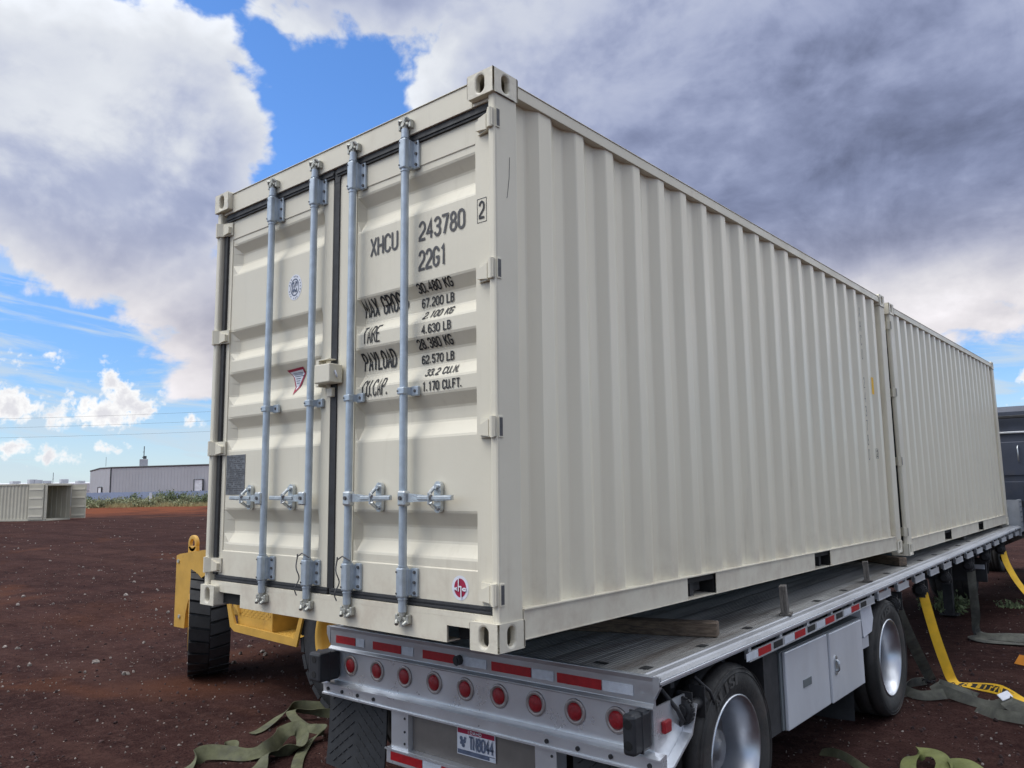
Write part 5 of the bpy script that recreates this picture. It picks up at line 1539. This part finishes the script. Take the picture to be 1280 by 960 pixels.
def warehouse():
    A = pol(-66.89, 140); B = pol(-68.06, 160); C = pol(-57.0, 121.5); Dd = B + (C - A)
    t = empty('warehouse', A); tag(t, 'long grey metal warehouse with dark roof edge behind the blue fence', 'building')
    def loc(v): return v - A
    zt = 6.15
    pts = [loc(A), loc(C), loc(Dd), loc(B)]
    wall_box(pts, -.5, zt - 0.0, 'wall', 'wall_grey', t, .025)
    a, b, c, d = pts; mid1 = (a + d) / 2; mid2 = (b + c) / 2; zr = zt + .18
    m = MB(); m.add([(a.x, a.y, zt), (b.x, b.y, zt), (mid2.x, mid2.y, zr), (mid1.x, mid1.y, zr), (d.x, d.y, zt), (c.x, c.y, zt)], [(0, 1, 2, 3), (3, 2, 5, 4)])
    m.add([(a.x, a.y, zt), (mid1.x, mid1.y, zr), (d.x, d.y, zt)], [(0, 1, 2)])
    m.build('roof', 'wall_grey', t)
    m = MB()
    for u, v, z0, z1 in ((a, b, zt, zt), (a, mid1, zt, zr), (mid1, d, zr, zt)):
        m.tube([(u.x, u.y, z0 + .02), (v.x, v.y, z1 + .02)], .13, 6)
    m.tube([(a.x, a.y, 0), (a.x, a.y, zt)], .12, 6)
    m.build('roof_edge', 'roofdark', t)
    # doors
    for az_, w, h, face in ((-67.45, .0, 3.2, 0), (-61.35, 1, 4.0, 1)):
        if face == 0: p0 = loc(B).lerp(loc(A), .50); p1 = loc(B).lerp(loc(A), .66); nrm = Vector(((loc(A) - loc(B)).y, -(loc(A) - loc(B)).x, 0)).normalized()
        else: p0 = loc(C) * .545; p1 = loc(C) * .60; nrm = Vector((loc(C).y, -loc(C).x, 0)).normalized()
        if (A + p0 + nrm - CAM).length > (A + p0 - CAM).length: nrm = -nrm
        p0 = p0 + nrm * .12; p1 = p1 + nrm * .12
        m = MB().add([(p0.x, p0.y, .2), (p1.x, p1.y, .2), (p1.x, p1.y, h), (p0.x, p0.y, h)], [(0, 1, 2, 3)])
        q = [(v + nrm * .06 if False else v) for v in (p0, p1)]
        m.add([(p0.x + nrm.x * .05, p0.y + nrm.y * .05, .2), (p1.x + nrm.x * .05, p1.y + nrm.y * .05, .2), (p1.x + nrm.x * .05, p1.y + nrm.y * .05, h), (p0.x + nrm.x * .05, p0.y + nrm.y * .05, h)], [(0, 1, 2, 3)])
        m.build('door', 'doorwhite', t)
        m = MB().tube([(p0.x + nrm.x * .05, p0.y + nrm.y * .05, 0), (p0.x + nrm.x * .05, p0.y + nrm.y * .05, h), (p1.x + nrm.x * .05, p1.y + nrm.y * .05, h), (p1.x + nrm.x * .05, p1.y + nrm.y * .05, 0)], .11, 5)
        m.build('door_frame', 'roofdark', t)
    # rooftop unit
    p = loc(pol(-65.0, 138)); r = empty('rooftop_unit'); r.parent = t; r.location = (p.x, p.y, zt)
    m = MB().box(-.75, .75, -.6, .6, .15, 1.25, .04, mx=Matrix.Rotation(rad(-25), 4, 'Z')); m.box(-.4, .4, -.4, .4, -.5, .15)
    m.build('housing', 'wall_grey', r)
    m = MB().tube([(0, 0, 1.25), (0, 0, 3.3)], .07, 6); m.box(-.5, .5, -.05, .05, 1.5, 1.62); m.tube([(.3, 0, 1.3), (.3, 0, 1.75)], .28, 8); m.tube([(-.35, 0, 2.4), (.1, 0, 2.4)], .05, 5)
    m.build('vent_mast', 'roofdark', r)
    m = MB().tube([(0, 0, 0), (0, 0, 1.6)], .03, 5); q = loc(pol(-67.2, 150)); m.build('antenna', 'roofdark', t, loc=(q.x, q.y, zt + .5))


warehouse()


def white_building():
    A = pol(-67.4, 200); B = pol(-82, 215)
    t = empty('white_building', A); tag(t, 'long low white building on the far left horizon with small rooftop units', 'building')
    def loc(v): return v - A
    d = (loc(B)); n = Vector((-d.y, d.x, 0)).normalized() * 30
    if (A + n - CAM).length < (A - CAM).length: n = -n
    wall_box([loc(A), loc(B), loc(B) + n, loc(A) + n], -.5, 4.55, 'wall', 'wall_white', t, .0)
    m = MB(); a, b = loc(A), loc(B)
    m.add([(a.x, a.y, 4.55), (b.x, b.y, 4.55), (b.x + n.x, b.y + n.y, 5.2), (a.x + n.x, a.y + n.y, 5.2)], [(0, 1, 2, 3)]); m.build('roof', 'wall_white', t)
    m = MB(); m.tube([(a.x, a.y, 2.9), (b.x, b.y, 2.9)], .06, 4); m.build('trim', 'wall_grey', t)
    for az_, w, h in ((-72.1, 1.0, .55), (-71.2, .7, .9), (-70.9, .5, .8), (-70.4, .3, .6), (-69.5, .5, .9), (-68.6, .8, .5)):
        p = loc(pol(az_, 207)); m = MB().box(-w, w, -.8, .8, 0, h, .05); m.build('rooftop_unit', 'wall_grey', t, loc=(p.x, p.y, 4.7))
    p = loc(pol(-70.1, 207)); m = MB().tube([(0, 0, 0), (0, 0, 2.4)], .06, 5); m.box(-.25, .25, -.05, .05, .9, 1.0); m.build('antenna', 'roofdark', t, loc=(p.x, p.y, 4.7))


white_building()


def fence():
    t = empty('slatted_fence', pol(-69.5, 128)); A = pol(-69.5, 128)
    tag(t, 'long blue grey slatted fence along the far side of the yard', 'fence')
    pts = [pol(a, d) - A for a, d in ((-84, 165), (-76, 138), (-69.5, 128), (-64, 119), (-58, 114), (-45, 112), (-30, 118))]
    m = MB()
    for p, q in zip(pts, pts[1:]):
        n = int((q - p).length / .25)
        for i in range(n):
            a = p.lerp(q, i / n); b = p.lerp(q, (i + .93) / n); h = 2.25 + .02 * sin(i * 1.7)
            z0 = ground_h(a.x + A.x, a.y + A.y) - .1
            m.add([(a.x, a.y, z0), (b.x, b.y, z0), (b.x, b.y, h), (a.x, a.y, h), (a.x + .03, a.y + .03, z0), (b.x + .03, b.y + .03, z0), (b.x + .03, b.y + .03, h), (a.x + .03, a.y + .03, h)], [(0, 1, 2, 3), (7, 6, 5, 4), (3, 2, 6, 7), (0, 3, 7, 4), (1, 5, 6, 2)])
        for i in range(0, n, 12):
            a = p.lerp(q, i / n); MB().tube([(a.x + .12, a.y + .12, 0), (a.x + .12, a.y + .12, 2.3)], .04, 6).build('post', 'wall_grey', t)
    m.build('slats', 'fence', t)


fence()


def bush(name, label, p, w, h, material, seed, leaves=900, group='bushes along the far fence', lsize=.11, cat='bush'):
    rnd = random.Random(seed); t = empty(name, p); tag(t, label, cat, group)
    m = MB(); st = MB(); tips = []
    for i in range(16):
        a = rnd.random() * 6.28; r = (.25 + .75 * rnd.random()) * w / 2; hh = h * (.45 + .55 * rnd.random()) * (1 - .45 * (2 * r / w) ** 2)
        tip = Vector((cos(a) * r, sin(a) * r, hh)); tips.append(tip)
        st.tube([(0, 0, -.05), (tip.x * .4, tip.y * .4, hh * .55), tip], [.012 * h, .008 * h, .003 * h], 4)
    for i in range(leaves):
        tp = rnd.choice(tips); k = .35 + .65 * rnd.random()
        c = Vector((tp.x * k, tp.y * k, tp.z * (k ** .8))) + Vector((rnd.gauss(0, 1), rnd.gauss(0, 1), rnd.gauss(0, .7))) * w * .06
        if c.z < 0: c.z = abs(c.z) * .4
        e = Euler((rnd.random() * 6, rnd.random() * 6, rnd.random() * 6)).to_matrix(); s_ = lsize * (.6 + .8 * rnd.random())
        m.add([c + e @ Vector(v) * s_ for v in ((-.5, 0, 0), (0, -.22, .05), (.5, 0, 0), (0, .22, .05))], [(0, 1, 2, 3)])
    m.build('foliage', material, t); st.build('stems', 'twig', t)
    return t


kinds = (('low grey green bush', 'leaf'), ('taller dark green bush', 'leaf2'))
bl = [(-68.4, 100, 4.0, .9, 0), (-67.9, 104, 3.0, 1.3, 1), (-67.1, 108, 4.2, 1.3, 0), (-66.3, 108, 3.6, 1.2, 0), (-65.6, 109, 3.8, 1.9, 1), (-65.0, 106, 4.6, 1.4, 0), (-64.3, 108, 4.0, 1.5, 0), (-63.7, 110, 4.0, 2.3, 1),
      (-63.0, 109, 4.4, 2.2, 1), (-62.2, 110, 4.6, 1.9, 0), (-61.4, 109, 4.2, 1.7, 1), (-60.6, 110, 4.5, 1.6, 0), (-67.5, 101, 3.2, .8, 0), (-64.7, 101, 3.4, .9, 0), (-62.8, 102, 3.6, .9, 0), (-59.5, 110, 4.5, 1.6, 1)]
names = ['beside the open door of the distant container', 'just right of the distant open container', 'below the left end of the warehouse', 'second to the right of the warehouse corner', 'below the warehouse wall left of its roof unit',
         'directly below the rooftop unit', 'right of the white marker post', 'tallest, right of the white marker post', 'dense one left of the container edge', 'pale one below the warehouse door', 'next to the near container edge', 'half hidden by the near container',
         'low in front of the fence at the left', 'low in front of the white marker post', 'low on the earth bank at the right', 'hidden behind the near container']
for i, (a, d, w, h, k) in enumerate(bl):
    if i == 15: continue
    p = pol(a, d); p.z = ground_h(p.x, p.y) - .05
    bush('bush', kinds[k][0] + ' ' + names[i], p, w, h * .95, kinds[k][1], 40 + i, 620, lsize=.26)
p = Vector((.45, 10.0, 0)); bush('weed', 'small green weed on the ground beyond the trailer underside', p, .9, .32, 'leaf2', 91, 420, 'weeds growing beside the trailer', .07, 'weed')
p = Vector((1.15, 10.9, 0)); bush('weed', 'tiny green weed behind the hanging olive strap', p, .5, .12, 'leaf2', 92, 160, 'weeds growing beside the trailer', .06, 'weed')
# dry grass on the bank: too many blades to count
rnd = random.Random(11); m = MB()
for i in range(9000):
    a = -69.0 + 14 * rnd.random(); d = 99 + 14 * rnd.random(); p = pol(a, d); z = ground_h(p.x, p.y)
    hgt = .15 + .45 * rnd.random() ** 2; dx_, dy_ = rnd.gauss(0, .08), rnd.gauss(0, .08); w_ = .05
    m.add([(p.x - w_, p.y, z), (p.x + w_, p.y, z), (p.x + dx_, p.y + dy_, z + hgt)], [(0, 1, 2)])
tag(m.build('dry_grass', 'drygrass'), 'dry grass growing along the foot of the far fence', None, None, 'stuff')
# white marker post
p = pol(-64.5, 104); m = MB().tube([(0, 0, 0), (0, 0, 1.55)], [.16, .13], 10)
o = m.build('marker_post', 'stickwhite', None, loc=(p.x, p.y, ground_h(p.x, p.y))); tag(o, 'short white marker post in front of the blue fence', 'post')

# power lines with their poles
ends = [(pol(-96, 150), 12.0), (pol(-46, 92), 12.5)]
for i, (p, h) in enumerate(ends):
    t = empty('utility_pole', p); tag(t, ('wooden utility pole outside the left edge of the photo', 'wooden utility pole hidden behind the near container')[i], 'utility pole')
    m = MB().tube([(0, 0, -.3), (0, 0, h)], [.17, .11], 10); m.build('pole', 'poleWood', t)
    m = MB().box(-1.2, 1.2, -.06, .06, h - .6, h - .45); m.build('crossarm', 'poleWood', t)
for i, (za, zb, off) in enumerate(((11.7, 12.2, -1.0), (10.9, 11.2, 0), (10.1, 10.0, 1.0))):
    A, B = ends[0][0], ends[1][0]; nrm = Vector((-(B - A).y, (B - A).x, 0)).normalized() * off
    pts = []
    for k in range(25):
        t_ = k / 24; q = A.lerp(B, t_) + nrm; q.z = za + (zb - za) * t_ - 1.9 * 4 * t_ * (1 - t_) * .8; pts.append(q)
    o = MB().tube(pts, .010, 4).build('power_line', 'wire'); tag(o, ('uppermost', 'middle', 'lowest')[i] + ' overhead wire crossing the sky above the warehouse', 'power line', 'power lines above the warehouse')
